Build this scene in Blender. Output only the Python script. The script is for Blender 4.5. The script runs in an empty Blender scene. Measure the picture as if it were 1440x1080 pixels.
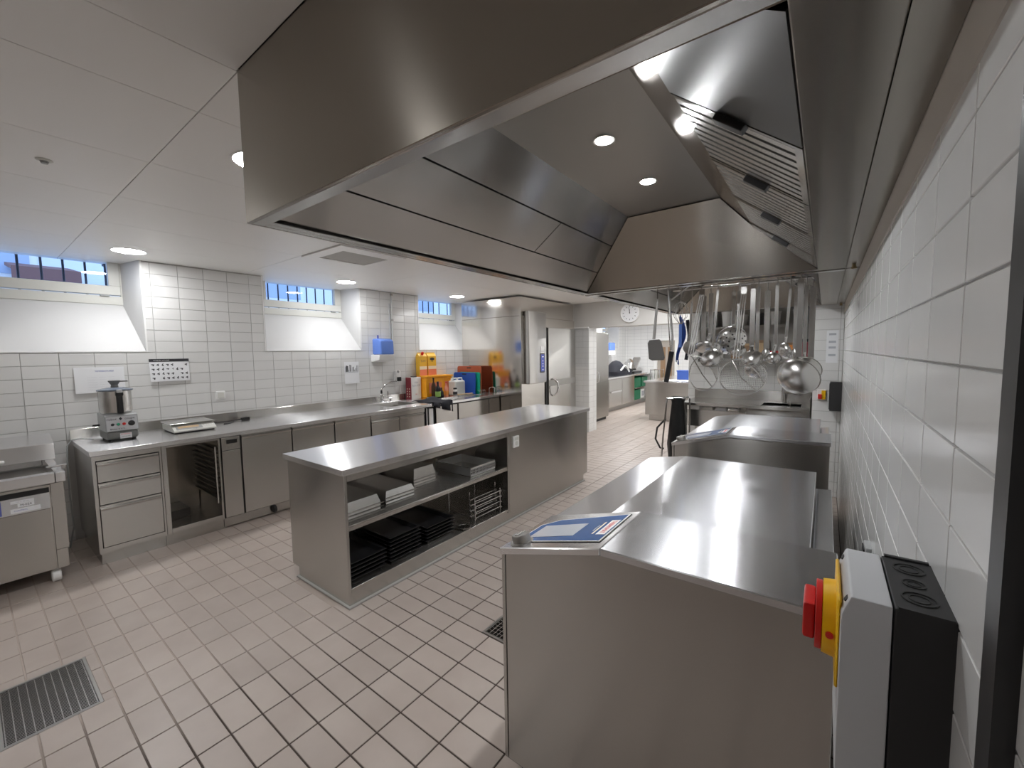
import bpy, bmesh, math, random
from mathutils import Vector, Matrix, Quaternion

random.seed(7)
D = bpy.data
SC = bpy.context.scene
COL = SC.collection
PI = math.pi

# ------------------------------------------------------------------ camera, world, exposure
F_PX, YAW, PITCH, ROLL, CAM_H = 585.68, 0.6458, -0.0754, -0.0154, 1.60
CAM = Vector((0, 0, CAM_H))
_cy, _sy = math.cos(YAW), math.sin(YAW)
_f = Vector((-_sy * math.cos(PITCH), _cy * math.cos(PITCH), math.sin(PITCH)))
_r = Vector((_cy, _sy, 0)); _u = _r.cross(_f)
CR = _r * math.cos(ROLL) + _u * math.sin(ROLL)
CU = -_r * math.sin(ROLL) + _u * math.cos(ROLL)
CF = _f
cam = D.objects.new('camera', D.cameras.new('camera')); COL.objects.link(cam)
cam.data.sensor_width = 36.0
cam.data.lens = F_PX / 1440.0 * 36.0
cam.data.clip_start = 0.02
cam.matrix_world = Matrix(((CR.x, CU.x, -CF.x, CAM.x), (CR.y, CU.y, -CF.y, CAM.y), (CR.z, CU.z, -CF.z, CAM.z), (0, 0, 0, 1)))
SC.camera = cam

world = D.worlds.new('dusk_sky'); SC.world = world; world.use_nodes = True
_bg = world.node_tree.nodes['Background']
_bg.inputs[0].default_value = (0.42, 0.58, 0.88, 1); _bg.inputs[1].default_value = 3.0

LAMP = 100.0          # emission of the ceiling downlights
HOODLAMP = 850.0      # emission of the small lamps in the extractor hood
SC.view_settings.view_transform = 'Standard'
SC.view_settings.look = 'None'
SC.view_settings.gamma = 1.0
SC.view_settings.use_curve_mapping = False
SC.view_settings.exposure = 0.0
SC.cycles.use_denoising = True
SC.cycles.max_bounces = 12
SC.cycles.diffuse_bounces = 8
SC.cycles.glossy_bounces = 6
SC.cycles.sample_clamp_indirect = 6.0
SC.cycles.caustics_reflective = True
SC.cycles.blur_glossy = 0.15
SC.cycles.caustics_refractive = False

# ------------------------------------------------------------------ materials
def mat(name, col, rough=0.5, metal=0.0, emit=None, est=0.0, spec=0.5, coat=0.0):
    m = D.materials.new(name); m.use_nodes = True
    b = m.node_tree.nodes['Principled BSDF']
    b.inputs['Base Color'].default_value = (*col, 1)
    b.inputs['Roughness'].default_value = rough
    b.inputs['Metallic'].default_value = metal
    b.inputs['Specular IOR Level'].default_value = spec
    b.inputs['Coat Weight'].default_value = coat
    if emit:
        b.inputs['Emission Color'].default_value = (*emit, 1)
        b.inputs['Emission Strength'].default_value = est
    return m

def N(m, t, **kw):
    n = m.node_tree.nodes.new(t)
    for k, v in kw.items(): setattr(n, k, v)
    return n

def steel(name, col=(0.56, 0.545, 0.52), rough=0.25, aniso=0.95, axis='Y'):
    """brushed stainless steel: horizontal grain on upright faces, grain along the given axis on flat ones"""
    m = mat(name, col, rough, 1.0); nt = m.node_tree; L = nt.links
    b = nt.nodes['Principled BSDF']
    b.inputs['Anisotropic'].default_value = aniso; b.inputs['Anisotropic Rotation'].default_value = 0.25
    g = N(m, 'ShaderNodeNewGeometry')
    cr = N(m, 'ShaderNodeVectorMath', operation='CROSS_PRODUCT'); cr.inputs[1].default_value = (0, 0, 1)
    L.new(g.outputs['Normal'], cr.inputs[0])
    ad = N(m, 'ShaderNodeVectorMath', operation='ADD')
    ad.inputs[1].default_value = (0, 0.02, 0) if axis == 'Y' else (0.02, 0, 0)
    L.new(cr.outputs[0], ad.inputs[0])
    no = N(m, 'ShaderNodeVectorMath', operation='NORMALIZE'); L.new(ad.outputs[0], no.inputs[0])
    if axis == 'across':                       # one flat sheet, ground crosswise
        for l in list(ad.inputs[0].links): nt.links.remove(l)
        ad.inputs[0].default_value = (0, 0, 0); ad.inputs[1].default_value = (1, 0, 0)
    L.new(no.outputs[0], b.inputs['Tangent'])
    return m

def tile_material(name, c1, c2, rough, blotch=0.0, blotch_col=None, scale=9.0, jitter=0.06, rough_lo=None):
    m = mat(name, c1, rough); nt = m.node_tree; L = nt.links; b = nt.nodes['Principled BSDF']
    oi = N(m, 'ShaderNodeObjectInfo'); tc = N(m, 'ShaderNodeTexCoord')
    geo = N(m, 'ShaderNodeNewGeometry')
    nz = N(m, 'ShaderNodeTexNoise'); nz.inputs['Scale'].default_value = scale; nz.inputs['Detail'].default_value = 5
    L.new(geo.outputs['Position'], nz.inputs['Vector'])
    mx = N(m, 'ShaderNodeMixRGB'); mx.inputs[1].default_value = (*c1, 1); mx.inputs[2].default_value = (*c2, 1)
    ramp = N(m, 'ShaderNodeMapRange'); ramp.inputs[1].default_value = 0.30; ramp.inputs[2].default_value = 0.72
    L.new(nz.outputs[0], ramp.inputs[0]); L.new(ramp.outputs[0], mx.inputs[0])
    hv = N(m, 'ShaderNodeHueSaturation')
    vr = N(m, 'ShaderNodeMapRange'); vr.inputs[3].default_value = 1 - jitter; vr.inputs[4].default_value = 1 + jitter
    L.new(oi.outputs['Random'], vr.inputs[0]); L.new(vr.outputs[0], hv.inputs['Value'])
    L.new(mx.outputs[0], hv.inputs['Color']); L.new(hv.outputs[0], b.inputs['Base Color'])
    if rough_lo is not None:
        n2 = N(m, 'ShaderNodeTexNoise'); n2.inputs['Scale'].default_value = 3.1; n2.inputs['Detail'].default_value = 6
        L.new(geo.outputs['Position'], n2.inputs['Vector'])
        r2 = N(m, 'ShaderNodeMapRange'); r2.inputs[1].default_value = 0.30; r2.inputs[2].default_value = 0.70
        r2.inputs[3].default_value = rough; r2.inputs[4].default_value = rough_lo
        L.new(n2.outputs[0], r2.inputs[0]); L.new(r2.outputs[0], b.inputs['Roughness'])
    return m

def brick_material(name, col, mortar, bw, bh, axis):
    m = mat(name, col, 0.3); nt = m.node_tree; L = nt.links; b = nt.nodes['Principled BSDF']
    g = N(m, 'ShaderNodeNewGeometry'); sp = N(m, 'ShaderNodeSeparateXYZ'); cb = N(m, 'ShaderNodeCombineXYZ')
    L.new(g.outputs['Position'], sp.inputs[0]); L.new(sp.outputs['X' if axis == 'X' else 'Y'], cb.inputs[0]); L.new(sp.outputs['Z'], cb.inputs[1])
    t = N(m, 'ShaderNodeTexBrick'); t.offset = 0.0
    t.inputs['Color1'].default_value = (*col, 1); t.inputs['Color2'].default_value = (*col, 1); t.inputs['Mortar'].default_value = (*mortar, 1)
    t.inputs['Scale'].default_value = 1.0; t.inputs['Mortar Size'].default_value = 0.003
    t.inputs['Brick Width'].default_value = bw; t.inputs['Row Height'].default_value = bh
    L.new(cb.outputs[0], t.inputs['Vector']); L.new(t.outputs[0], b.inputs['Base Color'])
    return m

def glass_material(name, tint=(0.9, 0.95, 1.0)):
    m = D.materials.new(name); m.use_nodes = True; nt = m.node_tree; nt.nodes.clear(); L = nt.links
    o = N(m, 'ShaderNodeOutputMaterial'); t = N(m, 'ShaderNodeBsdfTransparent'); t.inputs[0].default_value = (*tint, 1)
    g = N(m, 'ShaderNodeBsdfGlossy'); g.inputs['Roughness'].default_value = 0.0
    fr = N(m, 'ShaderNodeFresnel'); fr.inputs[0].default_value = 1.5
    ge = N(m, 'ShaderNodeNewGeometry'); iv = N(m, 'ShaderNodeMath', operation='SUBTRACT'); iv.inputs[0].default_value = 1.0
    L.new(ge.outputs['Backfacing'], iv.inputs[1]); ml = N(m, 'ShaderNodeMath', operation='MULTIPLY'); L.new(iv.outputs[0], ml.inputs[0]); L.new(fr.outputs[0], ml.inputs[1])
    mx = N(m, 'ShaderNodeMixShader'); L.new(ml.outputs[0], mx.inputs[0]); L.new(t.outputs[0], mx.inputs[1]); L.new(g.outputs[0], mx.inputs[2])
    L.new(mx.outputs[0], o.inputs[0])
    return m

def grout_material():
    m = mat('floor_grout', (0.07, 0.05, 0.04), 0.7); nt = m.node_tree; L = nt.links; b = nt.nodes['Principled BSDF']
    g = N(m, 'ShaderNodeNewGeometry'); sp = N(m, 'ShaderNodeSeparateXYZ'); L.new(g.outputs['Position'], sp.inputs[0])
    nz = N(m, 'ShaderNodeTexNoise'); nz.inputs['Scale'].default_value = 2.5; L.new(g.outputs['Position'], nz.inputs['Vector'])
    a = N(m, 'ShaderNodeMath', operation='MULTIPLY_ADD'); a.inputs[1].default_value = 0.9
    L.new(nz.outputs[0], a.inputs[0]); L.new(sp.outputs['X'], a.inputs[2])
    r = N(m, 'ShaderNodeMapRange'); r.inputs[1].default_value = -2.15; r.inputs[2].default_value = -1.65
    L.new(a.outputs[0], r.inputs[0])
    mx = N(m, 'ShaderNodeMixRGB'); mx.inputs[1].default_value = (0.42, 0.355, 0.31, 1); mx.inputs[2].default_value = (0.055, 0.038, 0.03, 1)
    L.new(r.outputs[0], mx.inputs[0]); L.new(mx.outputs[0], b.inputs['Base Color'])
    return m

M = {}
M['steel_y'] = steel('brushed_steel_lengthwise', axis='Y')
M['steel_x'] = steel('brushed_steel_crosswise', axis='X')
M['steel_top'] = steel('brushed_steel_worktop', (0.88, 0.88, 0.89), 0.22, 0.95, 'Y')
M['steel_pan'] = steel('brushed_steel_pan_lid', (0.82, 0.83, 0.86), 0.24, 0.93, 'across')
M['top_lining'] = mat('dark_brushed_lining', (0.26, 0.25, 0.235), 0.38, 1.0)
M['steel_hood'] = steel('brushed_steel_hood', (0.34, 0.312, 0.275), 0.25, 0.95, 'X')
M['steel_cove'] = steel('brushed_steel_hood_lining', (0.50, 0.49, 0.47), 0.20, 0.95, 'Y')
M['steel_mirror'] = steel('polished_steel_panel', (0.66, 0.63, 0.59), 0.12, 0.5, 'X')
M['steel_dull'] = mat('dull_steel', (0.40, 0.39, 0.37), 0.42, 1.0)
M['steel_dark'] = mat('dark_grease_filter_steel', (0.10, 0.10, 0.10), 0.36, 1.0)
M['chrome'] = mat('chrome', (0.75, 0.75, 0.75), 0.10, 1.0)
M['utensil'] = mat('utensil_steel', (0.66, 0.65, 0.63), 0.27, 1.0)
M['tile'] = tile_material('white_wall_tile', (0.72, 0.72, 0.71), (0.70, 0.70, 0.69), 0.13, scale=3, jitter=0.025)
M['tile_grout'] = mat('wall_grout', (0.46, 0.45, 0.44), 0.8)
M['plaster'] = mat('white_plaster', (0.60, 0.60, 0.60), 0.6)
M['plaster_grey'] = mat('grey_white_paint', (0.60, 0.59, 0.57), 0.6)
M['far_tile_y'] = brick_material('far_wall_tile_side', (0.74, 0.74, 0.73), (0.5, 0.5, 0.5), 0.2177, 0.1085, 'Y')
M['far_tile_x'] = brick_material('far_wall_tile_end', (0.74, 0.74, 0.73), (0.5, 0.5, 0.5), 0.2177, 0.1085, 'X')
M['ceiling'] = mat('ceiling_panel_white', (0.86, 0.85, 0.83), 0.38)
M['ceiling_gap'] = mat('ceiling_shadow_gap', (0.10, 0.10, 0.10), 0.8)
M['floor_tile'] = tile_material('quarry_floor_tile', (0.415, 0.353, 0.315), (0.465, 0.405, 0.365), 0.44, scale=5, jitter=0.05, rough_lo=0.31)
M['grout'] = grout_material()
M['shaded_wall'] = mat('rear_wall_shade_brown', (0.16, 0.13, 0.11), 0.6)  # unseen rear wall coloured dark, standing for the unlit space behind the camera
M['white'] = mat('white_plastic', (0.84, 0.84, 0.83), 0.35)
M['offwhite'] = mat('window_frame_paint', (0.66, 0.66, 0.62), 0.4)
M['paper'] = mat('white_paper', (0.80, 0.81, 0.83), 0.7)
M['ink'] = mat('black_ink', (0.03, 0.03, 0.035), 0.6)
M['ink_grey'] = mat('grey_ink', (0.42, 0.44, 0.48), 0.7)
M['ink_red'] = mat('red_ink', (0.62, 0.05, 0.06), 0.5)
M['ink_blue'] = mat('blue_ink', (0.10, 0.12, 0.40), 0.5)
M['black'] = mat('black_plastic', (0.012, 0.012, 0.013), 0.38)
M['black_matte'] = mat('black_moulded_plastic', (0.018, 0.018, 0.019), 0.55)
M['rubber'] = mat('black_rubber', (0.02, 0.02, 0.02), 0.7)
M['grey'] = mat('light_grey_plastic', (0.55, 0.56, 0.58), 0.42)
M['grey_mid'] = mat('mid_grey_plastic', (0.33, 0.34, 0.34), 0.4)
M['grey_dark'] = mat('dark_grey_plastic', (0.15, 0.155, 0.15), 0.45)
M['red'] = mat('red_plastic', (0.62, 0.015, 0.012), 0.35)
M['yellow'] = mat('yellow_plastic', (0.90, 0.52, 0.0), 0.35)
M['blue_label'] = mat('blue_control_foil', (0.025, 0.085, 0.24), 0.25)
M['screen'] = mat('control_screen', (0.42, 0.44, 0.48), 0.15)
M['blue_display'] = mat('blue_display', (0.05, 0.06, 0.2), 0.2, emit=(0.10, 0.14, 0.55), est=0.35)
M['green_led'] = mat('green_button', (0.02, 0.25, 0.13), 0.35)
M['glass'] = glass_material('window_glass')
M['smoked'] = glass_material('smoked_pane', (.86, .84, .81))
M['aluminium'] = mat('pale_aluminium', (0.62, 0.62, 0.61), 0.35, 0.7)
M['lamp'] = mat('downlight_diffuser', (1, 1, 1), 0.5, emit=(0.98, 0.985, 0.99), est=LAMP)
M['lamp_far'] = mat('far_room_diffuser', (1, 1, 1), 0.5, emit=(0.98, 0.985, 0.99), est=LAMP * 3.0)
M['hood_lamp'] = mat('hood_lamp_glass', (1, 1, 1), 0.5, emit=(0.97, 0.985, 1.0), est=HOODLAMP)
M['blue_plastic'] = mat('translucent_blue_plastic', (0.13, 0.25, 0.70), 0.15)
M['blue_board'] = mat('blue_cutting_board', (0.01, 0.07, 0.36), 0.45)
M['green_board'] = mat('green_cutting_board', (0.0, 0.30, 0.19), 0.45)
M['green_crate'] = mat('green_crate', (0.01, 0.17, 0.08), 0.5)
M['brown_board'] = mat('brown_cutting_board', (0.36, 0.075, 0.03), 0.45)
M['orange_yellow'] = mat('orange_yellow_plastic', (0.85, 0.36, 0.01), 0.4)
M['carton'] = mat('yellow_carton', (0.78, 0.45, 0.04), 0.45)
M['carton_red'] = mat('carton_red_print', (0.70, 0.22, 0.12), 0.5)
M['carton_white'] = mat('carton_pale_print', (0.80, 0.72, 0.55), 0.5)
M['wine_red'] = mat('dark_red_card', (0.25, 0.025, 0.04), 0.5)
M['brown_glass'] = mat('brown_bottle_glass', (0.05, 0.022, 0.01), 0.12)
M['dark_glass'] = mat('dark_bottle_glass', (0.015, 0.012, 0.015), 0.1)
M['green_label'] = mat('green_label', (0.25, 0.42, 0.10), 0.5)
M['orange'] = mat('orange_label', (0.80, 0.30, 0.06), 0.4)
M['salmon'] = mat('salmon_label', (0.75, 0.28, 0.18), 0.45)
M['jerrycan'] = mat('milky_plastic', (0.72, 0.74, 0.72), 0.35)
M['cloth_black'] = mat('black_cloth', (0.012, 0.013, 0.02), 0.85)
M['cloth_blue'] = mat('blue_cloth', (0.03, 0.08, 0.33), 0.7)
M['bag'] = mat('black_bin_bag', (0.01, 0.011, 0.012), 0.3)
M['tray_black'] = mat('black_enamel', (0.02, 0.02, 0.022), 0.28)
M['brown'] = mat('brown_wood', (0.30, 0.19, 0.11), 0.6)
M['tan'] = mat('tan_card', (0.55, 0.40, 0.24), 0.7)
M['facade'] = mat('pale_render', (0.80, 0.82, 0.86), 0.8)
M['facade_dark'] = mat('facade_window_glass', (0.42, 0.50, 0.66), 0.7)
M['awning'] = mat('brown_awning', (0.20, 0.10, 0.09), 0.8)
M['bar'] = mat('painted_iron_bar', (0.03, 0.04, 0.07), 0.5)
M['ground'] = mat('courtyard_paving', (0.4, 0.4, 0.42), 0.8)
M['vent'] = mat('vent_mesh', (0.45, 0.44, 0.42), 0.7)
M['brass'] = mat('brass_clip', (0.35, 0.28, 0.16), 0.35, 1.0)
M['beige_strip'] = mat('beige_wall_strip', (0.50, 0.46, 0.41), 0.5)
M['pvc'] = mat('grey_conduit', (0.62, 0.62, 0.60), 0.35)
M['door_grey'] = mat('grey_beige_door', (0.42, 0.38, 0.33), 0.5)
M['spatula'] = mat('grey_silicone', (0.12, 0.115, 0.11), 0.5)
M['seal'] = mat('grey_silicone_seal', (0.36, 0.35, 0.33), 0.5)
M['blue_grey'] = mat('smoky_blue_lid', (0.16, 0.19, 0.24), 0.2)
M['red_pot'] = mat('red_pot', (0.55, 0.03, 0.03), 0.4)

# ------------------------------------------------------------------ mesh builder
class MB:
    def __init__(s): s.v = []; s.f = []
    def add(s, vs, fs):
        o = len(s.v); s.v += [Vector(v) for v in vs]; s.f += [[o + i for i in f] for f in fs]; return s
    def box(s, x0, x1, y0, y1, z0, z1):
        return s.add([(x0, y0, z0), (x1, y0, z0), (x1, y1, z0), (x0, y1, z0), (x0, y0, z1), (x1, y0, z1), (x1, y1, z1), (x0, y1, z1)],
                     [(0, 3, 2, 1), (4, 5, 6, 7), (0, 1, 5, 4), (1, 2, 6, 5), (2, 3, 7, 6), (3, 0, 4, 7)])
    def obox(s, mtx, sx, sy, sz):
        vs = [mtx @ Vector((a * sx / 2, b * sy / 2, c * sz / 2)) for c in (-1, 1) for a, b in ((-1, -1), (1, -1), (1, 1), (-1, 1))]
        return s.add(vs, [(0, 3, 2, 1), (4, 5, 6, 7), (0, 1, 5, 4), (1, 2, 6, 5), (2, 3, 7, 6), (3, 0, 4, 7)])
    def prism(s, pts, axis, a0, a1):
        def P(p, a): return {'y': (p[0], a, p[1]), 'x': (a, p[0], p[1]), 'z': (p[0], p[1], a)}[axis]
        n = len(pts)
        vs = [P(p, a0) for p in pts] + [P(p, a1) for p in pts]
        return s.add(vs, [list(range(n))[::-1], list(range(n, 2 * n))] + [(i, (i + 1) % n, n + (i + 1) % n, n + i) for i in range(n)])
    def slab(s, pts, t):
        """planar polygon thickened by t along its own normal"""
        pts = [Vector(p) for p in pts]
        nn = Vector((0, 0, 0))
        for i in range(len(pts)):
            a, b = pts[i], pts[(i + 1) % len(pts)]
            nn += a.cross(b)
        nn.normalize(); n = len(pts)
        return s.add(pts + [p + nn * t for p in pts], [list(range(n))[::-1], list(range(n, 2 * n))] + [(i, (i + 1) % n, n + (i + 1) % n, n + i) for i in range(n)])
    def lathe(s, prof, n=24, c=(0, 0, 0), mtx=None):
        """profile of (r, z) turned round z, then mtx, then moved to c"""
        c = Vector(c); rings = []
        vs = []
        for r, z in prof:
            if r < 1e-6: rings.append([len(vs)]); vs.append(Vector((0, 0, z)))
            else:
                rings.append(list(range(len(vs), len(vs) + n)))
                vs += [Vector((r * math.cos(2 * PI * i / n), r * math.sin(2 * PI * i / n), z)) for i in range(n)]
        if mtx is not None: vs = [mtx @ v for v in vs]
        fs = []
        for a, b in zip(rings, rings[1:]):
            if len(a) == 1 and len(b) == 1: continue
            for i in range(n):
                j = (i + 1) % n
                if len(a) == 1: fs.append((a[0], b[j], b[i]))
                elif len(b) == 1: fs.append((a[i], a[j], b[0]))
                else: fs.append((a[i], a[j], b[j], b[i]))
        return s.add([v + c for v in vs], fs)
    def cyl(s, p0, p1, r, r1=None, n=16):
        p0, p1 = Vector(p0), Vector(p1); d = p1 - p0
        q = Vector((0, 0, 1)).rotation_difference(d.normalized()).to_matrix()
        r1 = r if r1 is None else r1
        return s.lathe([(0, 0), (r, 0), (r1, d.length), (0, d.length)], n, p0, q)
    def tube(s, pts, r, n=8, closed=False):
        pts = [Vector(p) for p in pts]; m = len(pts); rings = []
        ref = None
        vs = []
        for i, p in enumerate(pts):
            if closed: t = pts[(i + 1) % m] - pts[i - 1]
            else: t = pts[min(i + 1, m - 1)] - pts[max(i - 1, 0)]
            t.normalize()
            if ref is None:
                ref = t.cross(Vector((0, 0, 1)))
                if ref.length < 1e-3: ref = t.cross(Vector((0, 1, 0)))
            ref = (ref - t * ref.dot(t)).normalized(); w = t.cross(ref)
            rr = r[i] if isinstance(r, (list, tuple)) else r
            rings.append(list(range(len(vs), len(vs) + n)))
            vs += [p + (ref * math.cos(2 * PI * k / n) + w * math.sin(2 * PI * k / n)) * rr for k in range(n)]
        fs = []
        for a in range(m if closed else m - 1):
            A, B = rings[a], rings[(a + 1) % m]
            fs += [(A[k], A[(k + 1) % n], B[(k + 1) % n], B[k]) for k in range(n)]
        if not closed: fs += [rings[0][::-1], rings[-1]]
        return s.add(vs, fs)
    def mesh(s, name, bevel=0.0, seg=2, smooth=0.7):
        me = D.meshes.new(name)
        bm = bmesh.new()
        vv = [bm.verts.new(v) for v in s.v]
        for f in s.f:
            try: bm.faces.new([vv[i] for i in f])
            except ValueError: pass
        bmesh.ops.recalc_face_normals(bm, faces=bm.faces[:])
        if bevel:
            es = [e for e in bm.edges if len(e.link_faces) == 2 and e.calc_face_angle(0) > 0.5]
            bmesh.ops.bevel(bm, geom=es, offset=bevel, segments=seg, affect='EDGES', clamp_overlap=True, profile=0.5)
        bm.to_mesh(me); bm.free()
        if smooth:
            me.shade_smooth(); me.set_sharp_from_angle(angle=smooth)
        return me

def wloc(o):
    p = Vector((0, 0, 0))
    while o is not None: p += o.location; o = o.parent
    return p

def build(name, mb, m, parent=None, bevel=0.0, seg=2, smooth=0.7, origin=None, **props):
    """link a builder's geometry (given in world space) as one mesh object"""
    if origin is None:
        if parent is not None and not mb.v: origin = Vector((0, 0, 0))
        xs = [v.x for v in mb.v]; ys = [v.y for v in mb.v]; zs = [v.z for v in mb.v]
        origin = Vector(((min(xs) + max(xs)) / 2, (min(ys) + max(ys)) / 2, min(zs)))
    origin = Vector(origin)
    for v in mb.v: v -= origin
    me = mb.mesh(name, bevel, seg, smooth)
    me.materials.append(M[m] if isinstance(m, str) else m)
    o = D.objects.new(name, me); COL.objects.link(o)
    o.location = origin - (wloc(parent) if parent else Vector((0, 0, 0)))
    if parent: o.parent = parent
    if bevel and smooth:
        w = o.modifiers.new('flat_faces', 'WEIGHTED_NORMAL'); w.keep_sharp = True; w.weight = 100
    for k, v in props.items(): o[k] = v
    return o

def thing(name, label, cat, loc, group=None):
    o = D.objects.new(name, None); COL.objects.link(o); o.empty_display_size = 0.1
    o.location = Vector(loc); o['label'] = label; o['category'] = cat
    if group: o['group'] = group
    return o

def tag(o, label, cat, group=None):
    o['label'] = label; o['category'] = cat
    if group: o['group'] = group
    return o

def struct(name, mb=None, m=None, loc=(0, 0, 0), **kw):
    if mb is None:
        o = D.objects.new(name, None); COL.objects.link(o); o.location = loc
    else: o = build(name, mb, m, origin=loc, **kw)
    o['kind'] = 'structure'
    return o

def dup(o, offset, label=None, parent=None):
    """a copy of a thing, its parts and their sub-parts, moved by offset"""
    c = o.copy(); COL.objects.link(c)
    if parent is None: c.location = o.location + Vector(offset)
    else: c.parent = parent
    if label: c['label'] = label
    for ch in o.children: dup(ch, (0, 0, 0), parent=c)
    return c

def text(body, size, mtx, m, parent, name='lettering', align='CENTER', sx=1.0):
    cu = D.curves.new(name, 'FONT'); cu.body = body; cu.size = size; cu.align_x = align; cu.align_y = 'CENTER'
    cu.extrude = 0.0002; cu.resolution_u = 2
    cu.materials.append(M[m])
    tmp = D.objects.new(name, cu)
    me = D.meshes.new_from_object(tmp); D.objects.remove(tmp); D.curves.remove(cu)
    o = D.objects.new(name, me); COL.objects.link(o)
    o.parent = parent
    o.matrix_local = Matrix.Translation(-wloc(parent)) @ mtx @ Matrix.Diagonal((sx, 1, 1, 1))
    return o

def frame(o, xdir, ydir):
    """matrix with local x along xdir, y along ydir, at o"""
    x = Vector(xdir).normalized(); y = Vector(ydir); y = (y - x * y.dot(x)).normalized(); z = x.cross(y)
    return Matrix(((x.x, y.x, z.x, o[0]), (x.y, y.y, z.y, o[1]), (x.z, y.z, z.z, o[2]), (0, 0, 0, 1)))
ON_LEFT = lambda y, z, x=-5.268: frame((x, y, z), (0, 1, 0), (0, 0, 1))          # flat on the window wall, facing the room

def ring(mb, c, r0, r1, z0, z1, n=24, mtx=None):
    mb.lathe([(r0, z0), (r1, z0), (r1, z1), (r0, z1), (r0, z0)], n, c, mtx)

# ------------------------------------------------------------------ dimensions of the room
CZ = 2.534; LX = -5.27; RX = 0.143; HEAD_Y = 7.43; SINK_Y = 6.5; FAR_Y = 13.3
YB = -2.3
WIN = {1: (-0.155, 1.115), 2: (2.19, 3.46), 3: (4.51, 5.78)}
SILL = 1.665; WX = -5.62

DRAINS = [(-3.140, -2.650, -.006, .302), (-1.528, -1.230, 1.706, 2.0)]
fb = MB(); GZ = -.0035
fx = [-5.75, -3.140, -2.650, -1.528, -1.230, RX + .15]; fy = [YB - .1, -.006, .302, 1.706, 2.0, FAR_Y + .1]
for i in range(5):
    for j in range(5):
        pit = (i, j) in ((1, 1), (3, 3))
        fb.box(fx[i], fx[i + 1], fy[j], fy[j + 1], -.12, -.06 if pit else GZ)
floor = struct('floor', fb, 'grout', smooth=0)

wl = MB()
wl.box(LX - .38, LX - .006, YB, 9.2, -.02, SILL)
edges = [YB] + [e for k in (1, 2, 3) for e in WIN[k]] + [9.2]
for a, b in zip(edges[::2], edges[1::2]): wl.box(LX - .38, LX - .006, a, b, SILL, CZ + .02)
wall_left = struct('wall_left', wl, 'tile_grout', smooth=0)
wall_right = struct('wall_right', MB().box(RX + .006, RX + .15, YB, SINK_Y + .1, -.02, CZ + .02), 'tile_grout', smooth=0)
wall_back = struct('wall_back', MB().box(-1.62, RX, SINK_Y + .006, SINK_Y + .16, -.02, CZ + .02), 'tile_grout', smooth=0)
pillar = struct('wall_column', MB().box(-.104, RX, 5.556, SINK_Y, -.02, CZ + .02), 'tile_grout', smooth=0)
pier = struct('wall_pier', MB().box(-4.05, -3.712, HEAD_Y + .006, HEAD_Y + .34, -.02, 2.06), 'tile_grout', smooth=0)
struct('wall_header', MB().box(LX, -1.62, HEAD_Y, HEAD_Y + .34, 2.06, CZ + .02), 'plaster_grey', smooth=0)
struct('wall_rear', MB().box(-5.7, RX + .15, YB - .15, YB, -.02, CZ + .02), 'shaded_wall', smooth=0)
wfl = MB()
wfl.box(-5.75, -5.30, 9.2, 11.5, -.02, CZ); wfl.box(-5.75, -5.30, 12.72, FAR_Y, -.02, CZ)
wfl.box(-5.75, -5.30, 11.5, 12.72, -.02, 1.68)
struct('wall_far_left', wfl, 'far_tile_y', smooth=0)
wfe = MB(); wfe.box(-5.75, -4.36, FAR_Y, FAR_Y + .15, -.02, CZ); wfe.box(-3.62, .3, FAR_Y, FAR_Y + .15, -.02, CZ); wfe.box(-4.36, -3.62, FAR_Y, FAR_Y + .15, 1.98, CZ)
struct('wall_far_end', wfe, 'far_tile_x', smooth=0)
struct('wall_far_right', MB().box(-1.62, -1.50, SINK_Y + .17, FAR_Y, -.02, CZ), 'far_tile_y', smooth=0)
struct('trim_1', MB().box(.128, RX, .529, .566, 0.0, 2.50), 'black', smooth=0)
struct('trim_2', MB().box(RX - .004, RX + .003, YB, 5.55, 1.957, 2.20), 'beige_strip', smooth=0)

# ceiling: slab with recessed joints, each panel hung below it
ceiling = struct('ceiling', MB().box(-5.75, RX + .15, YB - .1, FAR_Y + .1, CZ + .012, CZ + .08), 'ceiling_gap', smooth=0)
def ceiling_panel(x0, x1, y0, y1):
    g = .0015
    mb = MB(); mb.box(x0 + g, x1 - g, y0 + g, y1 - g, CZ, CZ + .011)
    build('panel', mb, 'ceiling', ceiling, bevel=.0012, seg=1, smooth=0)
PX = [-5.75, -5.313, -4.64, -3.968, -3.295, -2.62, -1.948, -1.576]
PY = [YB, -.76, .62, 2.005, 2.70, 3.385, 4.77, 6.15, HEAD_Y]
for i in range(len(PX) - 1):
    for j in range(len(PY) - 1):
        if j == 3 and PX[i] == -3.968: continue          # the air grille sits here
        if j in (3,) : 
            continue
        if j == 4:
            if PX[i] == -3.968: ceiling_panel(PX[i], PX[i + 1], 2.70, 3.385)
            else: ceiling_panel(PX[i], PX[i + 1], 2.005, 3.385)
            continue
        ceiling_panel(PX[i], PX[i + 1], PY[j], PY[j + 1])
ceiling_panel(-1.576, RX + .15, YB, .617); ceiling_panel(-1.576, RX, 5.56, HEAD_Y)
ceiling_panel(-5.75, -3.5, HEAD_Y + .34, FAR_Y); ceiling_panel(-3.5, -1.62, HEAD_Y + .34, FAR_Y)

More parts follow.
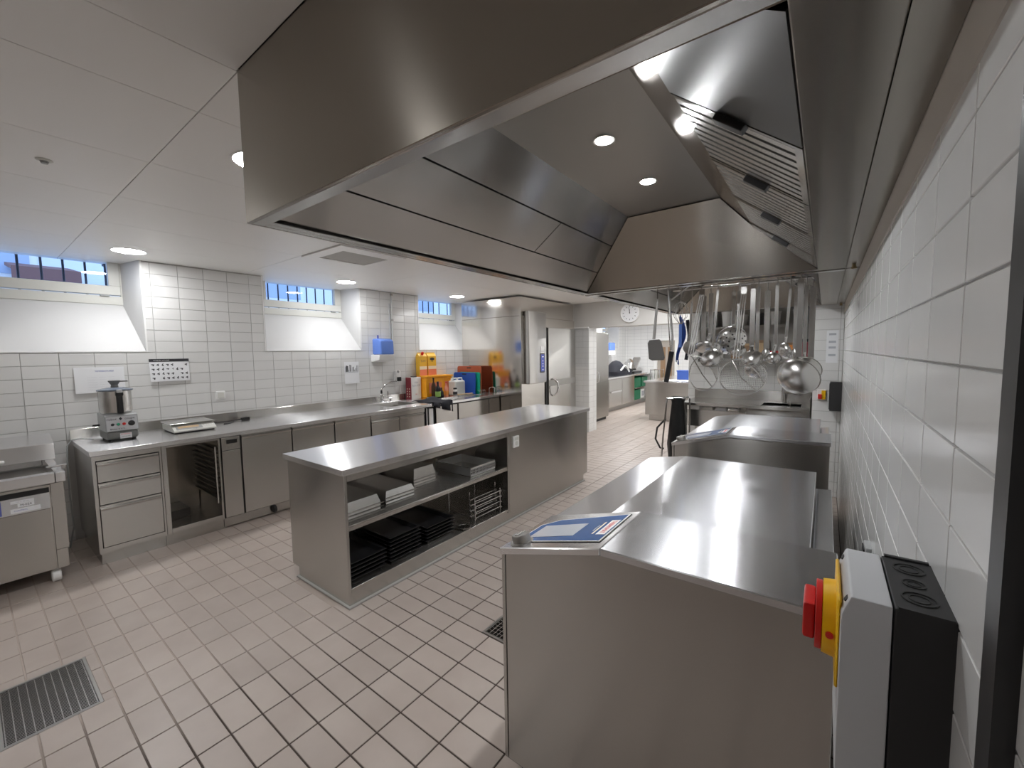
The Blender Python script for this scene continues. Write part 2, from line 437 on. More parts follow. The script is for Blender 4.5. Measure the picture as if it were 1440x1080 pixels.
# ------------------------------------------------------------------ windows in the left wall
def window(n, y0, y1, sill=SILL, lx=LX, wx=WX, bars=(), right_vis=True):
    w = struct('window_%d' % n)
    zt = CZ + .011; zi = 2.128; sp = .075
    mb = MB()
    mb.slab([(lx, y0, sill), (lx, y1, sill), (wx, y1 - sp, zi), (wx, y0 + sp, zi)], -.01)
    build('sill', mb, 'plaster', w, smooth=0)
    for s, e in ((1, y1), (-1, y0)):
        mb = MB(); q = e - s * sp
        mb.slab([(lx, e, sill), (lx, e, zt), (wx, q, zt), (wx, q, zi)], .01 * (1 if s > 0 else -1))
        build('reveal', mb, 'plaster', w, smooth=0)
        mb = MB(); mb.box(lx - .002, lx + .004, e - .006, e + .006, sill - .004, CZ)
        build('edge_bead', mb, 'white', w, smooth=0)
    mb = MB(); mb.box(lx - .002, lx + .004, y0, y1, sill - .006, sill + .004)
    build('edge_bead', mb, 'white', w, smooth=0)
    a, b = y0 + sp, y1 - sp
    # fixed frame, opening sash above it, pane
    mb = MB(); mb.box(wx - .05, wx + .01, a, b, zi, 2.212)
    for p, q in ((a, a + .02), (b - .02, b)): mb.box(wx - .05, wx + .01, p, q, 2.212, zt)
    fr = build('window_frame', mb, 'offwhite', w, bevel=.003, seg=1)
    mb = MB(); g0, g1 = a + .105, b - .105; gz = 2.308
    mb.box(wx - .04, wx + .022, a + .022, b - .022, 2.22, gz)
    for p, q in ((a + .022, g0), (g1, b - .022)): mb.box(wx - .04, wx + .022, p, q, gz, zt)
    build('sash', mb, 'offwhite', w, bevel=.004, seg=1)
    mb = MB(); mb.box(wx - .02, wx - .014, g0, g1, gz, zt); build('pane', mb, 'glass', w, smooth=0)
    mb = MB(); mb.box(wx + .01, wx + .03, b - .17, b - .105, 2.205, 2.222); build('catch', mb, 'grey_mid', w, smooth=0)
    for y in bars:
        mb = MB(); mb.cyl((-5.76, y, 2.0), (-5.76, y, 3.2), .009, n=8); build('bar', mb, 'bar', w)
    return w
window(1, *WIN[1], bars=(-.14, .10, .24, .378, .518, .657, .804, .945))
window(2, *WIN[2], bars=(2.46, 2.585, 2.71, 2.835, 2.96, 3.085, 3.21, 3.345))
window(3, *WIN[3], bars=(4.68, 4.80, 4.921, 5.041, 5.173, 5.291, 5.43, 5.64))
window(4, 11.5, 12.72, 1.68, -5.30, -5.65)
build('junction_box', MB().box(-5.80, -5.72, .93, 1.02, 2.52, 2.64), 'bar')
tag(D.objects['junction_box'], 'small dark box fixed outside the nearest barred basement window', 'box')

# ------------------------------------------------------------------ courtyard outside the windows
struct('ground', MB().box(-16, -5.85, -6, 16, 1.86, 1.96), 'ground', smooth=0)
bld = thing('building', 'pale blue-lit building across the courtyard with brown awning', 'building', (-10.5, 3, 1.96))
mb = MB(); mb.box(-13, -10.5, -6, 14, 1.96, 9); build('wall', mb, 'facade', bld, smooth=0)
for i, y in enumerate((-2.4, -.2, 2.0, 4.2, 6.4, 8.6)):
    mb = MB(); mb.box(-10.52, -10.46, y, y + 1.1, 2.9, 5.2); f = build('window', mb, 'white', bld, smooth=0)
    mb = MB(); mb.box(-10.46, -10.445, y + .08, y + 1.02, 2.98, 5.12); build('pane', mb, 'facade_dark', f, smooth=0)
mb = MB(); mb.slab([(-10.4, .55, 3.15), (-10.4, 1.25, 3.15), (-9.3, 1.25, 2.95), (-9.3, .55, 2.95)], .05)
mb.box(-9.33, -9.28, .55, 1.25, 2.78, 2.95); build('awning', mb, 'awning', bld, smooth=0)

# ------------------------------------------------------------------ lamps and ceiling fittings
def downlight(x, y, label, r=.112, m='lamp', z=CZ, name='ceiling_downlight', group='ceiling downlights'):
    t = thing(name, label, 'lamp', (x, y, z), group)
    mb = MB(); ring(mb, (x, y, z), r, r + .010, -.004, .004, 28); build('ring', mb, 'white', t)
    mb = MB(); mb.lathe([(0, -.004), (r * .7, -.0035), (r, -.001), (r, .001), (0, .001)], 28, (x, y, z)); build('diffuser', mb, m, t)
    return t
downlight(-4.89, .965, 'round white downlight above the food processor, beside the nearest window')
downlight(-4.95, 3.067, 'round white downlight in front of the middle window')
downlight(-4.89, 5.02, 'round white downlight in front of the third window')
downlight(-2.215, .945, 'round white downlight half hidden behind the hood corner')
downlight(-2.334, 4.9, 'round white downlight over the far end of the steel island')
downlight(-2.215, -1.1, 'round white downlight near the rear wall, middle of the room')
downlight(-4.89, -1.1, 'round white downlight near the rear wall, window side')
downlight(-2.7, 6.4, 'round white downlight in front of the wall clock')
downlight(-1.95, 6.75, 'added round light brightening the header wall between clock and sink wall')  # unseen lamp added to brighten the header wall beside the clock
for i, (x, y) in enumerate(((-4.4, 9.0), (-4.4, 11.3), (-2.6, 9.0), (-2.6, 11.3))):
    downlight(x, y, ['round downlight over the near end of the far room counter', 'round downlight over the far end of the far room counter',
                     'round downlight over the far room island, near end', 'round downlight over the far room island, far end'][i], m='lamp_far')
t = thing('smoke_detector', 'small round grey smoke detector on the ceiling panel', 'detector', (-2.961, .31, CZ))
mb = MB(); mb.lathe([(0, -.006), (.022, -.006), (.030, -.002), (.030, .002), (0, .002)], 20, (-2.961, .31, CZ)); build('base', mb, 'offwhite', t)
mb = MB(); mb.lathe([(0, -.016), (.012, -.016), (.016, -.006), (0, -.006)], 16, (-2.961, .31, CZ)); build('sensor', mb, 'grey_mid', t)
t = thing('air_grille', 'square white ceiling air grille with grey mesh centre', 'vent', (-3.63, 2.35, CZ))
mb = MB(); mb.box(-3.963, -3.30, 2.01, 2.125, CZ - .012, CZ + .01); mb.box(-3.963, -3.30, 2.60, 2.695, CZ - .012, CZ + .01)
mb.box(-3.963, -3.86, 2.125, 2.60, CZ - .012, CZ + .01); mb.box(-3.455, -3.30, 2.125, 2.60, CZ - .012, CZ + .01); build('rim', mb, 'ceiling', t)
mb = MB(); mb.box(-3.86, -3.455, 2.125, 2.60, CZ - .006, CZ + .004); build('mesh', mb, 'vent', t)

# ------------------------------------------------------------------ extractor hoods
def make_hood():
    h = thing('extractor_hood', 'large brushed steel extractor hood over the near braising pan', 'extractor hood', (-.75, 1.83, 2.047), 'extractor hoods')
    x0, x1, y0, y1, z0, z1 = -1.575, .073, .617, 3.05, 2.047, CZ
    mb = MB(); mb.box(x0, x1, y0, y0 + .012, z0, z1); build('front_panel', mb, 'steel_hood', h, bevel=.002, seg=1)
    mb = MB(); mb.box(x0, x0 + .012, y0 + .012, y1, z0, z1); build('side_panel', mb, 'steel_hood', h, bevel=.002, seg=1)
    mb = MB(); mb.box(x0 + .012, x1, y1 - .012, y1, z0, z1); build('back_panel', mb, 'steel_hood', h, bevel=.002, seg=1)
    mb = MB(); mb.box(x0 + .012, x1, y0 + .012, y0 + .055, z0, z0 + .012); build('rim', mb, 'steel_cove', h, bevel=.002, seg=1)
    mb = MB(); mb.box(x0 + .012, -.055, y1 - .055, y1 - .012, z0, z0 + .015); build('rim', mb, 'steel_cove', h, bevel=.002, seg=1)
    mb = MB(); mb.box(x0 + .012, x0 + .045, y0 + .055, y1 - .055, z0, z0 + .010); mb.box(x0 + .045, x0 + .075, y0 + .055, y1 - .055, z0 - .0, z0 + .004)
    build('gutter', mb, 'steel_cove', h, bevel=.002, seg=1)
    mb = MB(); mb.box(-.055, x1, y0 + .055, y1 - .012, z0, z0 + .012); build('rim', mb, 'steel_hood', h, bevel=.002, seg=1)
    # sloping lining
    L0, L1 = (-1.5, 2.062), (-1.0, 2.42)
    ya, yb, yc, yd = y0 + .055, 1.12, 2.54, y1 - .055
    def on(t, s):
        x = L0[0] + (L1[0] - L0[0]) * t; z = L0[1] + (L1[1] - L0[1]) * t
        lo, hi = ya + (yb - ya) * t, yd + (yc - yd) * t
        return (x, s, z), lo, hi
    rows = [(0.0, .30), (.30, .66), (.66, 1.0)]
    for k, (a, b) in enumerate(rows):
        g = .006
        a2, b2 = a + (g if a else 0), b - (g if b < 1 else 0)
        _, loa, hia = on(a2, 0); _, lob, hib = on(b2, 0)
        cuts = [None] if k != 1 else [2.02]
        segs = [(loa, hia, lob, hib)] if k != 1 else [(loa, 2.017, lob, 2.017), (2.023, hia, 2.023, hib)]
        for (p, q, r, s) in segs:
            A, B = on(a2, 0)[0], on(b2, 0)[0]
            mb = MB(); mb.slab([(A[0], p, A[2]), (A[0], q, A[2]), (B[0], s, B[2]), (B[0], r, B[2])], -.008)
            build('lining_panel', mb, 'steel_cove', h, smooth=0)
    mb = MB(); mb.slab([(-1.508, ya, 2.075), (-1.508, yd, 2.075), (-1.012, yc, 2.433), (-1.012, yb, 2.433)], -.004); build('lining_backing', mb, 'black', h, smooth=0)
    for s in (0, 1):
        q = (lambda y: y) if s == 0 else (lambda y: y0 + y1 - y)
        mb = MB(); yl = yd if s == 0 else yd
        pts = [(-1.5, q(yd), 2.062), (-1.0, q(yc), 2.42), (-.487, q(yc), 2.42), (-.35, q(2.71), 2.285), (-.055, q(yd), 2.055)]
        if s == 1: pts = [(p[0], (y0 + .055) + (yd - (y0 + y1 - p[1])) * (yb - ya) / (yd - yc), p[2]) for p in pts]
        mb.slab(pts, .008 if s else -.008); build('end_lining', mb, 'steel_hood', h, smooth=0)
    mb = MB(); mb.box(-1.0, -.487, yb, yc, 2.42, 2.428); build('top_lining', mb, 'top_lining', h, smooth=0)
    mb = MB(); mb.slab([(-.487, yb, 2.42), (-.487, yc, 2.42), (-.35, 2.71, 2.285), (-.35, .95, 2.285)], -.008); build('top_lining', mb, 'steel_hood', h, smooth=0)
    # baffle filters on the wall side
    A = Vector((-.35, 0, 2.285)); B = Vector((-.055, 0, 2.055)); dv = (B - A); dl = dv.length; dv.normalize()
    nv = Vector((-dv.z, 0, dv.x)); 
    if nv.z > 0: nv = -nv
    ys = [1.19, 1.67, 2.15, 2.63]
    def fm(t, y, out=0.0): return A + dv * t + Vector((0, y, 0)) + nv * out
    mb = MB(); mb.slab([fm(0, .80), fm(0, 1.18), fm(dl, 1.18), fm(dl, .70)], .006); build('blank_panel', mb, 'steel_dark', h, smooth=0)
    mb = MB(); mb.slab([fm(0, 1.18, -.03), fm(0, 2.75, -.03), fm(dl, 3.0, -.03), fm(dl, 1.18, -.03)], .004); build('filter_backing', mb, 'black', h, smooth=0)
    for i, y in enumerate(ys):
        ye = y + .47 if i < 3 else y + .30
        mb = MB()
        rot = Matrix((dv, (0, 1, 0), nv)).transposed()
        def bar(t0, t1, ya_, yb_, th, out):
            m4 = Matrix.Translation(fm((t0 + t1) / 2, (ya_ + yb_) / 2, out)) @ rot.to_4x4()
            mb.obox(m4, t1 - t0, yb_ - ya_, th)
        bar(dl - .02, dl, y, ye, .02, -.004)
        bar(.0, dl - .02, y, y + .014, .02, -.004); bar(.0, dl - .02, ye - .014, ye, .02, -.004)
        f = build('filter', mb, 'steel_cove', h, smooth=0)
        nb = 9 if i < 3 else 6
        for k in range(nb):
            yy = y + .014 + (ye - y - .028) * (k + .5) / nb; w = (ye - y - .028) / nb * .31
            mb = MB()
            sec = [(-w, -.012), (-w, .004), (w, .004), (w, -.012), (w * .8, -.012), (w * .8, -.001), (-w * .8, -.001), (-w * .8, -.012)]
            pts0 = [fm(.004, yy + a, b) for a, b in sec]; pts1 = [fm(dl - .02, yy + a, b) for a, b in sec]
            n = len(sec)
            mb.add(pts0 + pts1, [list(range(n))[::-1], list(range(n, 2 * n))] + [(j, (j + 1) % n, n + (j + 1) % n, n + j) for j in range(n)])
            build('baffle', mb, 'utensil', f, smooth=0)
        mb = MB()
        c = fm(dl * .5, y + .006, .012)
        m4 = Matrix.Translation(c) @ rot.to_4x4(); mb.obox(m4, .085, .034, .022)
        build('handle', mb, 'black', f, bevel=.004)
    for y in (1.57, 2.07):
        mb = MB(); ring(mb, (-.717, y, 2.42), .034, .042, -.005, .002, 24); rr = build('lamp_ring', mb, 'chrome', h)
        mb = MB(); mb.lathe([(0, -.003), (.034, -.003), (.034, .001), (0, .001)], 24, (-.717, y, 2.42)); build('lamp', mb, 'hood_lamp', rr)
    # filler between hood and wall, with its two clips
    mb = MB(); mb.box(x1 + .002, RX - .005, y0, y1 + .02, z0 + .002, z0 + .012); build('wall_filler', mb, 'steel_hood', h, smooth=0)
    for y in (2.956,):
        mb = MB(); mb.cyl((.106, y, z0 + .002), (.106, y, z0 - .018), .009, n=12); mb.box(.094, .118, y - .004, y + .004, z0 - .022, z0 - .012)
        build('clip', mb, 'brass', h)
    return h
hood = make_hood()
hood2 = dup(hood, (0, 2.475, 0), 'second brushed steel extractor hood, behind the hanging ladles')

# ------------------------------------------------------------------ braising pans along the right wall
def make_pan():
    y0 = 1.15; yc = 1.52; ye = 2.78
    t = thing('braising_pan', 'nearest steel braising pan with blue touch control panel and closed lid', 'braising pan', (-.45, 1.9, 0), 'braising pans')
    C = (-.937, .885); R = (-.539, .992); E = (.047, .996)
    # upright control column under a folded cover
    mb = MB(); mb.prism([(-.915, .06), (.040, .06), (.040, E[1] - .022), (R[0] + .004, R[1] - .024), (-.915, C[1] - .018)], 'y', y0 + .008, yc - .006)
    build('column', mb, 'steel_x', t, bevel=.002, seg=1)
    mb = MB(); mb.box(-.932, -.917, y0 + .006, yc - .006, .06, C[1] - .022); build('corner_post', mb, 'steel_x', t, bevel=.002, seg=1)
    mb = MB()
    mb.prism([(C[0], C[1]), (R[0], R[1]), (R[0] + .0, R[1] - .024), (C[0] + .004, C[1] - .026)], 'y', y0, yc)
    build('panel_cover', mb, 'steel_top', t, bevel=.003, seg=1, smooth=0)
    mb = MB(); mb.prism([(R[0] + .001, R[1]), (E[0], E[1]), (E[0], E[1] - .024), (R[0] + .001, R[1] - .024)], 'y', y0, yc); build('top_cover', mb, 'steel_pan', t, bevel=.003, seg=1, smooth=0)
    # control foil on the slope
    sx = Vector((R[0] - C[0], 0, R[1] - C[1])).normalized(); nz = Vector((-sx.z, 0, sx.x))
    def on(x, y, h=0.0):
        s = (x - C[0]) / (R[0] - C[0]); return Vector((x, y, C[1] + (R[1] - C[1]) * s)) + nz * h
    def plate(pts, th, h=0.0):
        mb = MB(); n = len(pts); a = [on(x, y, h) for x, y in pts]; b = [on(x, y, h + th) for x, y in pts]
        return mb.add(a + b, [list(range(n))[::-1], list(range(n, 2 * n))] + [(i, (i + 1) % n, n + (i + 1) % n, n + i) for i in range(n)])
    P0 = [(-.850, 1.203), (-.561, 1.203), (-.561, 1.483), (-.846, 1.445), (-.905, 1.39), (-.905, 1.25)]
    build('control_seal', plate(P0, .002), 'black', t, smooth=0)
    ins = lambda p, d: [(x + (d if x < -.7 else -d), y + (d if y < 1.34 else -d)) for x, y in p]
    foil = build('control_panel', plate(ins(P0, .004), .001, .002), 'white', t, smooth=0)
    build('foil', plate(ins(P0, .009), .0006, .003), 'blue_label', foil, smooth=0)
    build('screen', plate([(-.868, 1.243), (-.690, 1.258), (-.690, 1.384), (-.868, 1.368)], .0008, .0036), 'screen', foil, smooth=0)
    build('name_plate', plate([(-.608, 1.267), (-.575, 1.267), (-.575, 1.412), (-.608, 1.412)], .0006, .0036), 'white', foil, smooth=0)
    build('stripe', plate([(-.626, 1.272), (-.620, 1.272), (-.620, 1.392), (-.626, 1.392)], .0005, .0036), 'carton_white', foil, smooth=0)
    text('THERMOMAT', .026, frame(on(-.592, 1.34, .0046), (0, -1, 0), sx), 'ink_red', foil, sx=.78)
    text('cooking systems', .009, frame(on(-.634, 1.332, .0038), (0, -1, 0), sx), 'white', foil)
    # knob
    kc = on(-.872, 1.205)
    q = Vector((0, 0, 1)).rotation_difference(nz).to_matrix()
    mb = MB(); mb.lathe([(0, 0), (.043, 0), (.043, .004), (0, .004)], 28, kc, q); build('knob_ring', mb, 'steel_dull', t)
    mb = MB(); mb.lathe([(0, .004), (.034, .004), (.034, .026), (.031, .031), (0, .033)], 28, kc, q)
    kn = build('knob', mb, 'steel_dull', t)
    mb = MB(); m4 = Matrix.Translation(kc + nz * .033) @ frame((0, 0, 0), (0, 1, 0), sx); mb.obox(m4, .05, .016, .006); build('grip', mb, 'utensil', kn, bevel=.002)
    # pan body and folded lid
    mb = MB(); mb.box(-.90, .035, yc, ye - .03, .10, .84); build('pan_body', mb, 'steel_y', t, bevel=.004)
    mb = MB(); mb.prism([(-.945, .868), (-.935, .874), (-.700, .918), (-.02, .922), (-.02, .895), (-.69, .892), (-.935, .845), (-.945, .850)], 'y', yc + .015, ye); build('lid', mb, 'steel_pan', t, bevel=.003, seg=1, smooth=0)
    mb = MB(); mb.prism([(-.018, .855), (.047, .862), (.047, .838), (-.018, .838)], 'y', yc + .01, ye - .09); build('rear_ledge', mb, 'steel_pan', t, bevel=.003)
    mb = MB()
    pts = [(-.90, ye + .01, .79), (-.955, ye + .02, .79), (-.965, ye + .05, .785), (-.965, ye + .12, .785), (-.955, ye + .15, .79), (-.90, ye + .16, .79)]
    mb.tube(pts, .007); mb.tube([(x + .0, y, z + .035) for x, y, z in pts], .005)
    mb.box(-.91, -.88, ye - .03, ye + .17, .10, .85)
    build('hose_bracket', mb, 'steel_dull', t)
    for x in (-.86, .0):
        for y in (1.2, ye - .1):
            mb = MB(); mb.cyl((x, y, 0), (x, y, .105), .022); build('foot', mb, 'steel_dull', t)
    return t
pan = make_pan()
pan2 = dup(pan, (0, 2.13, 0), 'farther steel braising pan in front of the sink counter')

# ------------------------------------------------------------------ steel island
def make_island():
    t = thing('island_counter', 'long brushed steel island counter with open shelves of pans', 'counter', (-2.72, 3.02, 0))
    mb = MB(); mb.box(-3.105, -2.33, 1.36, 4.695, .861, .9); build('worktop', mb, 'steel_top', t, bevel=.003)
    mb = MB(); mb.box(-3.08, -2.35, 1.38, 1.40, .085, .86); build('end_panel', mb, 'steel_x', t, bevel=.002, seg=1)
    mb = MB(); mb.box(-3.08, -3.06, 1.40, 4.66, .085, .86); build('back_panel', mb, 'steel_y', t, smooth=0)
    mb = MB(); mb.box(-3.06, -2.35, 3.03, 3.05, .085, .86); build('divider', mb, 'steel_x', t, smooth=0)
    mb = MB(); mb.box(-3.06, -2.35, 3.054, 4.66, .085, .86); build('closed_cabinet', mb, 'steel_y', t, bevel=.002, seg=1)
    mb = MB(); mb.box(-2.365, -2.35, 1.40, 3.03, .815, .86); build('top_rail', mb, 'steel_y', t, smooth=0)
    mb = MB(); mb.box(-3.06, -2.352, 1.40, 3.03, .10, .122); build('bottom_shelf', mb, 'steel_y', t, bevel=.002, seg=1)
    mb = MB(); mb.box(-3.06, -2.352, 1.40, 3.03, .522, .53); mb.box(-2.362, -2.352, 1.40, 3.03, .495, .522); build('middle_shelf', mb, 'steel_y', t, bevel=.002, seg=1)
    mb = MB(); mb.box(-3.0, -2.356, 1.385, 4.57, .012, .10); build('plinth', mb, 'steel_y', t, smooth=0)
    mb = MB(); mb.box(-3.015, -2.338, 1.37, 4.58, 0, .014); build('sealing_strip', mb, 'seal', t, bevel=.003, seg=1)
    mb = MB(); mb.box(-2.352, -2.336, 3.113, 3.205, .695, .805); o = build('power_socket', mb, 'white', t, bevel=.006)
    mb = MB(); mb.cyl((-2.337, 3.159, .735), (-2.3345, 3.159, .735), .022, n=20); mb.box(-2.337, -2.333, 3.128, 3.190, .765, .795); build('socket_insert', mb, 'offwhite', o)
    return t
make_island()

def gn_pan(x0, x1, y0, y1, z, h, label, group, m='utensil', up=False):
    """gastronorm pan lying upside down (or standing, up=True): tapered shell with a flat rim"""
    t = thing('gastronorm_pan' if m == 'utensil' else 'baking_tray', label, 'pan' if m == 'utensil' else 'tray', ((x0 + x1) / 2, (y0 + y1) / 2, z), group)
    zr, zb = (z + h, z) if up else (z, z + h)
    e = .016; tp = .018
    def rect(a, zz): return [(x0 + a, y0 + a, zz), (x1 - a, y0 + a, zz), (x1 - a, y1 - a, zz), (x0 + a, y1 - a, zz)]
    mb = MB(); A = rect(e, zr); B = rect(e + tp, zb); C = rect(e + tp + .002, zb + (.002 if up else -.002)); Dd = rect(e + .002, zr)
    vs = A + B + Dd + C
    fs = [(i, (i + 1) % 4, 4 + (i + 1) % 4, 4 + i) for i in range(4)] + [(4, 5, 6, 7)] + [(8 + i, 8 + (i + 1) % 4, 12 + (i + 1) % 4, 12 + i) for i in range(4)] + [(12, 13, 14, 15)]
    fs += [(i, (i + 1) % 4, 8 + (i + 1) % 4, 8 + i) for i in range(4)]
    mb.add(vs, fs); build('body', mb, m, t, bevel=.006, seg=2)
    mb = MB(); s = .004
    for a in range(4):
        p, q = rect(0, zr), rect(e + .002, zr)
        lo = zr if not up else zr - s
        mb.add([(p[a][0], p[a][1], lo), (p[(a + 1) % 4][0], p[(a + 1) % 4][1], lo), (q[(a + 1) % 4][0], q[(a + 1) % 4][1], lo), (q[a][0], q[a][1], lo),
                (p[a][0], p[a][1], lo + s), (p[(a + 1) % 4][0], p[(a + 1) % 4][1], lo + s), (q[(a + 1) % 4][0], q[(a + 1) % 4][1], lo + s), (q[a][0], q[a][1], lo + s)],
               [(0, 3, 2, 1), (4, 5, 6, 7), (0, 1, 5, 4), (1, 2, 6, 5), (2, 3, 7, 6), (3, 0, 4, 7)])
    build('rim', mb, m, t, smooth=0)
    return t
G = 'steel pans on the island shelf'
for stack, (x0, x1, y0, y1, n, h, where) in enumerate(((-2.93, -2.42, 1.425, 1.715, 3, .062, 'left-end stack, under the island worktop corner'),
                                                       (-2.94, -2.45, 1.745, 2.04, 3, .045, 'middle stack on the island upper shelf'),
                                                       (-3.03, -2.62, 2.14, 2.41, 3, .085, 'tall stack set back on the island upper shelf'))):
    names = ('bottom upturned steel pan of the ', 'second upturned steel pan of the ', 'topmost upturned steel pan of the ')
    short = ('stack by the island end panel', 'middle stack on the island shelf', 'set-back stack on the island shelf')[stack]
    for k in range(n):
        gn_pan(x0, x1, y0, y1, .5305 + k * .024, h, names[k] + short, G)
G = 'black trays on the island bottom shelf'
for stack, (x0, x1, y0, y1, n) in enumerate(((-2.92, -2.40, 1.425, 1.705, 5), (-2.92, -2.40, 1.735, 2.015, 7), (-2.93, -2.42, 2.09, 2.39, 5))):
    short = ('stack beside the island end panel', 'tall middle stack on the island bottom shelf', 'stack beside the wire rack stand')[stack]
    for k in range(n):
        nm = 'topmost' if k == n - 1 else ('lowest', 'second', 'third', 'fourth', 'fifth', 'sixth')[k]
        gn_pan(x0, x1, y0, y1, .1225 + k * .0275, .025, nm + ' black enamel tray of the ' + short, G, m='tray_black', up=True)

def perforated(x0, x1, y0, y1, z, h, label):
    t = thing('perforated_insert', label, 'pan', ((x0 + x1) / 2, (y0 + y1) / 2, z), 'perforated steel inserts')
    mb = MB(); mb.box(x0, x1, y0, y1, z, z + .003); build('base', mb, 'utensil', t, smooth=0)
    mb = MB()
    mb.box(x0, x1, y0, y0 + .002, z + .003, z + h); mb.box(x0, x1, y1 - .002, y1, z + .003, z + h); mb.box(x0, x0 + .002, y0, y1, z + .003, z + h)
    mb.box(x1 - .002, x1, y0, y1, z + h * .78, z + h); mb.box(x1 - .002, x1, y0, y1, z + .003, z + h * .25)
    mb.box(x1 - .002, x1, y0, y1, z + h * .47, z + h * .55)
    n = 17
    for k in range(n + 1):
        y = y0 + (y1 - y0) * k / n; mb.box(x1 - .002, x1, y - .004, y + .004, z + h * .25, z + h * .78)
    build('perforated_wall', mb, 'aluminium', t, smooth=0)
    mb = MB(); mb.tube([(x0, y0, z + h), (x1, y0, z + h), (x1, y1, z + h), (x0, y1, z + h)], .004, 6, closed=True); build('rim', mb, 'utensil', t)
perforated(-2.85, -2.42, 2.60, 2.93, .5305, .078, 'perforated steel insert at the far end of the island upper shelf')
# chrome wire stand
t = thing('wire_rack_stand', 'chrome wire rack stand at the far end of the bottom shelf', 'rack', (-2.5, 2.8, .1225))
for y in (2.62, 2.97):
    mb = MB()
    for x in (-2.40, -2.46, -2.72):
        mb.cyl((x, y, .1225), (x, y, .385 if x != -2.40 else .34), .005, n=8)
    for z in (.16, .21, .26, .31): mb.cyl((-2.74, y, z), (-2.385, y, z), .004, n=8)
    build('end_frame', mb, 'chrome', t)
for k, z in enumerate((.165, .215, .265, .315)):
    for x in (-2.395, -2.45):
        mb = MB(); mb.cyl((x, 2.61, z), (x, 2.98, z), .0045, n=8); build('crossbar', mb, 'chrome', t)
t = thing('small_dish', 'small shiny dish at the front of the island bottom shelf', 'dish', (-2.40, 2.48, .1225))
mb = MB(); mb.lathe([(0, 0), (.035, 0), (.055, .016), (.052, .016), (.033, .003), (0, .003)], 24, (-2.40, 2.48, .1225)); build('bowl', mb, 'chrome', t)
mb = MB(); ring(mb, (-2.40, 2.48, .1225), .05, .058, .0145, .0175); build('rim', mb, 'chrome', t)

# ------------------------------------------------------------------ wall counter with its cabinets
FX = -4.40; BX = LX + .002
t = thing('counter_worktop', 'long steel worktop with upstand under the basement windows', 'worktop', (-4.8, 3.0, .86))
bx0, bx1, by0, by1 = -5.10, -4.63, 3.44, 3.93
mb = MB()
for a in ((BX, FX, .545, by0), (BX, FX, by1, 5.485), (BX, bx0, by0, by1), (bx1, FX, by0, by1)): mb.box(*a, .862, .9)
build('top', mb, 'steel_top', t, bevel=.0025, seg=1)
mb = MB(); mb.box(BX, BX + .016, .545, 5.485, .9, .985); build('upstand', mb, 'steel_y', t, bevel=.002, seg=1)
mb = MB()
mb.slab([(bx0, by0, .898), (bx0, by1, .898), (bx0 + .03, by1 - .03, .74), (bx0 + .03, by0 + .03, .74)], .002)
mb.slab([(bx1, by0, .898), (bx1, by1, .898), (bx1 - .03, by1 - .03, .74), (bx1 - .03, by0 + .03, .74)], .002)
mb.slab([(bx0, by0, .898), (bx1, by0, .898), (bx1 - .03, by0 + .03, .74), (bx0 + .03, by0 + .03, .74)], .002)
mb.slab([(bx0, by1, .898), (bx1, by1, .898), (bx1 - .03, by1 - .03, .74), (bx0 + .03, by1 - .03, .74)], .002)
mb.box(bx0 + .03, bx1 - .03, by0 + .03, by1 - .03, .738, .742); build('sink_bowl', mb, 'steel_dull', t, smooth=0)
mb = MB(); mb.box(BX + .02, bx0 + .0, by0 - .05, by1 + .06, .9, .906); build('tap_ledge', mb, 'steel_top', t, bevel=.002, seg=1)

def carcass(t, y0, y1, z0=.10, z1=.86, x1=FX - .022, open_front=False, m='steel_y'):
    mb = MB()
    if not open_front: mb.box(BX + .02, x1, y0, y1, z0, z1)
    else:
        mb.box(BX + .02, x1, y0, y0 + .015, z0, z1); mb.box(BX + .02, x1, y1 - .015, y1, z0, z1)
        mb.box(BX + .02, BX + .035, y0 + .015, y1 - .015, z0, z1); mb.box(BX + .035, x1, y0 + .015, y1 - .015, z0, z0 + .015); mb.box(BX + .035, x1, y0 + .015, y1 - .015, z1 - .015, z1)
    return build('carcass', mb, m, t, smooth=0)
def gap_shade(t, y0, y1, z0=.10, z1=.86):
    mb = MB(); mb.box(FX - .0218, FX - .0195, y0, y1, z0, z1); build('gap_shade', mb, 'rubber', t, smooth=0)  # black sheet behind the fronts, painting the shade in their gaps
def plinth(t, y0, y1):
    mb = MB(); mb.box(BX + .1, FX - .045, y0, y1, 0, .10); build('plinth', mb, 'steel_y', t, smooth=0)
def front(t, name, y0, y1, z0, z1, lip=True, m='steel_y', thick=.02):
    mb = MB(); mb.box(FX - .020, FX, y0, y1, z0, z1 - (.035 if lip else 0)); o = build(name, mb, m, t, bevel=.002, seg=1)
    if lip:
        mb = MB(); mb.prism([(FX - .018, z1 - .037), (FX, z1 - .037), (FX + .008, z1 - .026), (FX + .008, z1 - .022), (FX - .010, z1 - .012), (FX - .010, z1), (FX - .018, z1)], 'y', y0, y1)
        build('grip_strip', mb, m, o, smooth=0)
    return o
t = thing('drawer_cabinet', 'steel cabinet of three drawers under the food processor', 'cabinet', (-4.8, .76, 0))
carcass(t, .56, .965); gap_shade(t, .576, .954); plinth(t, .57, .965)
mb = MB(); mb.box(FX - .022, FX - .004, .555, .575, .10, .86); mb.box(FX - .022, FX - .004, .955, .967, .10, .86); mb.box(FX - .022, FX - .004, .575, .955, .825, .86); mb.box(FX - .022, FX - .004, .575, .955, .10, .14)
build('face_frame', mb, 'steel_y', t, smooth=0)
front(t, 'drawer', .58, .950, .655, .815); front(t, 'drawer', .58, .950, .480, .645); front(t, 'drawer', .58, .950, .145, .470)

